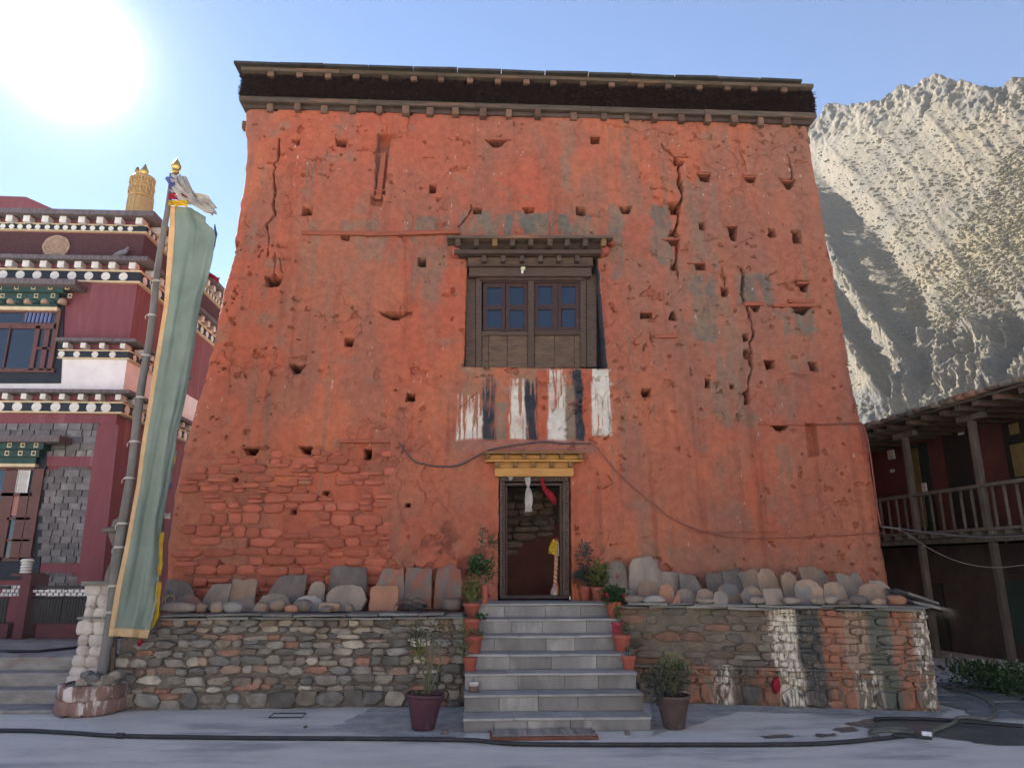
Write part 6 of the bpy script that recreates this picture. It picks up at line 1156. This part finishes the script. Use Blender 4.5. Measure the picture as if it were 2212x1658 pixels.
# ================================================================== door ribbons
def drib(name, path, w, m, label, seed, Y=10.3, crump=.012, tw=.3):
    o = ribbon(name, path, w, M[m], None, tw, seed, 6, Y, .003, 30, crump); return tag(o, label, 'ribbon', 'ribbons tied in the doorway')
dy = fac(1152, 1100).y-.1
drib('white_scarf', [(1012, 415), (1015, 470), (1015, 500), (1018, 540), (1022, 620), (1018, 680), (1020, 718)], [.09, .07, .028, .09, .12, .09, .12], 'whitecloth', 'knotted white scarf hanging from the middle of the door lintel', 31, dy)
drib('red_scarf', [(1138, 418), (1142, 480), (1165, 530), (1210, 570), (1240, 620), (1245, 655)], [.06, .05, .06, .1, .09, .05], 'redcloth', 'red ribbon swinging from the door lintel', 32, lambda t: dy+.3*t)
drib('small_white_rag', [(860, 412), (861, 430), (862, 446)], [.07, .05, .01], 'whitecloth', 'small white scrap pinned at the left of the door lintel', 33, dy)
dd = empty('door_pull', tuple(at_y(*Z(6, 1258, 1450), dy+.05)), 'braided orange and white door pull with yellow tassel', 'door pull'); Yd = dy+.06
ribbon('tassel', [(1260, 955), (1245, 990), (1238, 1040), (1228, 1090)], [.04, .1, .12, .12], M['yellow'], dd, .3, 34, 6, Yd, crump=.025); ribbon('tassel', [(1268, 960), (1268, 1030), (1266, 1105)], [.03, .06, .07], M['whitecloth'], dd, .3, 35, 6, Yd+.02, crump=.012)
M['orangec'] = mat('orange_cord', (.5, .16, .04), rough=.8, bump=.1)
for ph, mm in ((0, 'whitecloth'), (pi, 'orangec')):
    b = MB(); pts = []
    for i in range(90): t = i/89; p = at_y(*Z(6, 1262-10*t, 1105+260*t), Yd); pts.append(p+Vector((.014*cos(t*42+ph), .014*sin(t*42+ph), 0)))
    b.tube(pts, .015, 6); b.build('braid', M[mm], dd, True)
ribbon('tassel', [(1253, 1360), (1244, 1400), (1240, 1448)], [.05, .08, .1], M['whitecloth'], dd, .3, 36, 6, Yd, crump=.015); ribbon('tassel', [(1262, 1350), (1266, 1400), (1268, 1445)], [.04, .05, .04], M['orangec'], dd, .3, 37, 6, Yd, crump=.012); ribbon('tassel', [(1225, 1385), (1220, 1410), (1218, 1440)], [.03, .05, .04], M['redcloth'], dd, .3, 38, 6, Yd+.02, crump=.012); ribbon('knot', [(1260, 945), (1266, 965)], .06, M['redcloth'], dd, .3, 39, 6, Yd-.01, crump=.015)
# ================================================================== cables and hoses
M['rubber'] = mat('black_rubber_hose', (.022, .023, .026), (.035, .035, .037), scale=9, rough=.5, bump=.1); M['cable'] = mat('grey_cable', (.06, .055, .06), rough=.6, bump=0); M['cable2'] = mat('pale_grey_wire', (.2, .19, .18), rough=.7, bump=0); M['redpipe'] = mat('red_painted_conduit', (.2, .07, .055), (.15, .05, .04), scale=8, rough=.8, bump=.1); M['ghose'] = mat('olive_garden_hose', (.15, .15, .12), (.1, .1, .085), scale=9, rough=.5, bump=.1)
def smooth(P, n=12):
    out = []
    for i in range(len(P)-1):
        a, b_, c_, d_ = P[max(i-1, 0)], P[i], P[i+1], P[min(i+2, len(P)-1)]
        for j in range(n): t = j/n; out.append(.5*((2*b_)+(c_-a)*t+(2*a-5*b_+4*c_-d_)*t*t+(3*b_-a-3*c_+d_)*t**3))
    return out+[P[-1]]
def wire(name, path, k, r, m, label, cat, off=.02, fn=None, parent=None):
    P = [Vector(fn(*Z(k, *p)) if fn else fac(*Z(k, *p), off)) for p in path]; o = MB().tube(smooth(P), r, 7).build(name, M[m], parent, True); return tag(o, label, cat) if parent is None else o
wire('wall_cable', [(-120, 110), (0, 262), (100, 300), (240, 320), (400, 312), (530, 250), (640, 190), (740, 160), (900, 135), (1060, 112), (1190, 104), (1320, 120), (1560, 118)], 6, .012, 'cable', 'dark cable drooping over the wall above the door', 'cable', .05)
wire('wall_wire', [(1560, 118), (1640, 180), (1760, 330), (1900, 470), (2000, 560), (2110, 650), (2300, 790), (2600, 905), (2900, 950), (3300, 945), (3700, 930), (4150, 900)], 6, .006, 'redpipe', 'thin red wire running down the wall to the right of the door', 'wire', .035)
wire('conduit', [(1480, 1505), (1600, 1500), (1770, 1497), (1800, 1510), (1840, 1650)], 16, .014, 'redpipe', 'red-painted conduit bending round the right wall corner', 'conduit', .06)
wire('conduit', [(270, 450), (300, 560), (335, 800), (360, 1000), (385, 1130)], 13, .012, 'redpipe', 'red-painted conduit running down the right wall corner', 'conduit', .09)
def air(a, b_, ya, yb):
    return lambda px, py: at_y(px, py, ya+(yb-ya)*(px-a)/(b_-a))
wire('overhead_cable', [(385, 1140), (500, 1152), (700, 1180), (1000, 1210), (1250, 1208), (1500, 1195)], 13, .011, 'cable', 'thick grey cable strung from the temple corner to the verandah', 'cable', fn=air(1900, 2250, 10.3, 9.4))
wire('overhead_wire', [(400, 1142), (520, 1165), (600, 1210), (720, 1290), (850, 1355), (1000, 1402), (1180, 1422), (1374, 1405), (1600, 1370)], 13, .0035, 'cable2', 'thin pale wire sagging in front of the verandah house', 'wire', fn=air(1900, 2280, 10.3, 9.0))
gz = lambda h: (lambda px, py: at_z(px, py, h))
wire('black_hose', [(-60, 1577), (60, 1577), (160, 1582), (262, 1588), (500, 1592), (800, 1594), (1010, 1597), (1110, 1605), (1300, 1607), (1500, 1607), (1640, 1607), (1780, 1604), (1900, 1594), (1960, 1587)], 0, .02, 'rubber', 'long black hose lying across the courtyard in the foreground', 'hose', fn=gz(.022))
wire('hose_coupling', [(252, 1587.5), (268, 1588.2)], 0, .028, 'rubber', 'short rubber joint on the black foreground hose', 'hose joint', fn=gz(.024))
wire('garden_hose', [(440, 1395), (380, 1375), (375, 1350), (450, 1335), (560, 1328), (680, 1335), (730, 1350), (700, 1362), (600, 1352), (480, 1350), (390, 1365)], 14, .017, 'ghose', 'looped olive garden hose on the wet ground', 'hose', fn=gz(.03))
wire('supply_hose', [(880, 1385), (870, 1365), (950, 1325), (1060, 1285), (1100, 1245), (1200, 1240), (1330, 1250), (1400, 1215), (1405, 1150), (1340, 1090), (1180, 1030), (980, 985)], 14, .022, 'ghose', 'thick hose curving round the corner of the striped wall', 'hose', fn=gz(.03))
wire('black_tube', [(425, 1262), (440, 1250), (600, 1245), (800, 1250), (1030, 1262), (1200, 1275), (1647, 1310)], 14, .02, 'rubber', 'black tube end lying at the foot of the striped wall', 'hose', fn=gz(.025))
wire('black_tube', [(560, 1385), (680, 1390), (780, 1402), (885, 1410)], 14, .016, 'rubber', 'short black tube joining the hoses on the wet ground', 'hose', fn=gz(.04))
wire('hose_connector', [(805, 1378), (840, 1380), (880, 1386)], 14, .03, 'white', 'pale plastic hose connector on the wet ground', 'connector', fn=gz(.04))
# wire coil on the left terrace
cc = at_y(*Z(11, 1770, 380), 9.2); coil = empty('wire_coil', (cc.x, 9.2, TZL+.02), 'tangled black wire coil on the terrace left of the steps', 'wire coil'); rg = random.Random(91)
for i in range(6):
    a0 = rg.random()*6; rx_ = rg.uniform(.12, .18); P = [Vector((cc.x+rx_*cos(t+a0)+rg.uniform(-.02, .02), 9.2+rx_*.6*sin(t+a0), TZL+.035+.012*i+.02*sin(3*t+i))) for t in np.linspace(0, 6.2, 14)]; MB().tube(smooth(P, 4), .006, 5).build('wire_loop', M['rubber'], coil, True)
for pth in (((1650, 370), (1680, 330), (1740, 318), (1790, 345), (1800, 380)), ((1760, 400), (1765, 330), (1800, 308), (1850, 330), (1880, 400), (1860, 440)), ((1700, 410), (1660, 395), (1650, 370))): P = [at_y(*Z(11, *p), 9.05) for p in pth]; MB().tube(smooth(P, 6), .005, 5).build('wire_loop', M['rubber'], coil, True)
# foot grate
gx0, gx1 = at_z(*Z(7, 680, 1365), .0), at_z(*Z(7, 1458, 1360), .0); gy0, gy1 = gx0.y, gx0.y+.42
gr = empty('foot_grate', ((gx0.x+gx1.x)/2, gy0, .004), 'low rusty-red framed metal scraper grate at the foot of the steps', 'grate'); M['rust'] = mat('rust_red_iron', (.24, .085, .05), (.17, .06, .04), scale=9, rough=.8, bump=.2); M['bars'] = mat('worn_steel_bars', (.3, .27, .25), (.2, .18, .165), scale=9, rough=.6, bump=.2, metal=.4)
X0_, X1_ = gx0.x, gx1.x; gy1 = SY0-.03
for n_, q in (('frame', (X0_, X1_, gy0, gy0+.025, .004, .03)), ('frame', (X0_+.03, X1_-.03, gy1-.025, gy1, .004, .03)), ('frame', (X0_, X0_+.025, gy0+.025, gy1-.025, .004, .03)), ('frame', (X1_-.025, X1_, gy0+.025, gy1-.025, .004, .03))): MB().box(*q).build(n_, M['rust'], gr)
for i in range(7): y = gy0+.05+i*(gy1-gy0-.09)/6; MB().tube([(X0_+.02, y, .036), (X1_-.02, y, .036)], .009, 6).build('bar', M['bars'], gr, True)
for i in range(7): x = X0_+.03+i*(X1_-X0_-.06)/6; MB().box(x-.006, x+.006, gy0+.03, gy1-.03, .046, .051).build('cross_bar', M['bars'], gr)
# wire rectangle and pebbles on the ground
P = [at_z(*Z(11, *p), .008) for p in ((845, 1075), (880, 1048), (1085, 1047), (1060, 1075), (845, 1076))]; tag(MB().tube(P, .006, 5).build('wire_rectangle', M['rubber']), 'thin wire bent into a rectangle lying before the left wall', 'wire')
rg = random.Random(95)
for i, (k, x, y, s, lab) in enumerate(((11, 1080, 1136, .02, 'tiny dark pebble on the concrete before the left wall'), (11, 1980, 1170, .035, 'grey pebble between the purple pot and the steps'), (2, 290, 1420, .02, 'tiny dark pebble in front of the pedestal'), (7, 355, 1300, .035, 'grey pebble right of the purple pot'), (7, 1660, 1305, .03, 'pebble at the right foot of the steps'))):
    p = at_z(*Z(k, x, y), s*.5); o = link('pebble', stone_mesh(s*2, s*1.4, s, rg, 8, 2.2), None, tuple(p)); o.data.materials.append(M['stone']); tag(o, lab, 'pebble')
# ================================================================== the opposite side of the courtyard (mirrored in the window panes)
ob = empty('opposite_building', (0, -15, 0), 'long white monastery quarters with maroon cornice on the opposite side of the courtyard', 'building')
MB().box(-22, 22, -24, -15, 0, 7.6).build('wall', M['lwhite'], ob); MB().box(-22.3, 22.3, -24.3, -14.7, 7.6, 8.5).build('cornice', M['maroon'], ob); MB().box(-22.4, 22.4, -24.4, -14.4, 8.5, 8.62).build('roof', M['ledge'], ob)
for fl in (0, 1):
    for i in range(11):
        x = -20+i*4; w = MB().box(x-.75, x+.75, -15.0, -14.96, .9+fl*3.6, 2.7+fl*3.6).build('window', M['navy'], ob); MB().box(x-.5, x+.5, -14.959, -14.94, 1.1+fl*3.6, 2.5+fl*3.6).build('pane', M['glass'], w)
MB().box(-22, 22, -15, -13.9, 3.7, 3.85).build('balcony', M['ledge'], ob)
# ================================================================== hazy valley air
hz = MB().box(-905, 905, -905, 905, -2, 310).build('haze', None, org=(0, 0, 0)); hz.data.materials.clear()
hm = bpy.data.materials.new('valley_haze'); hm.use_nodes = True; t = hm.node_tree; t.nodes.clear(); mo_ = t.nodes.new('ShaderNodeOutputMaterial'); pv = t.nodes.new('ShaderNodeVolumePrincipled')
pv.inputs['Color'].default_value = (.92, .95, 1, 1); pv.inputs['Density'].default_value = .00012; pv.inputs['Anisotropy'].default_value = 0.0; t.links.new(pv.outputs[0], mo_.inputs['Volume']); hz.data.materials.append(hm); tag(hz, 'thin sunlit haze filling the valley air', 'haze', None, 'stuff')
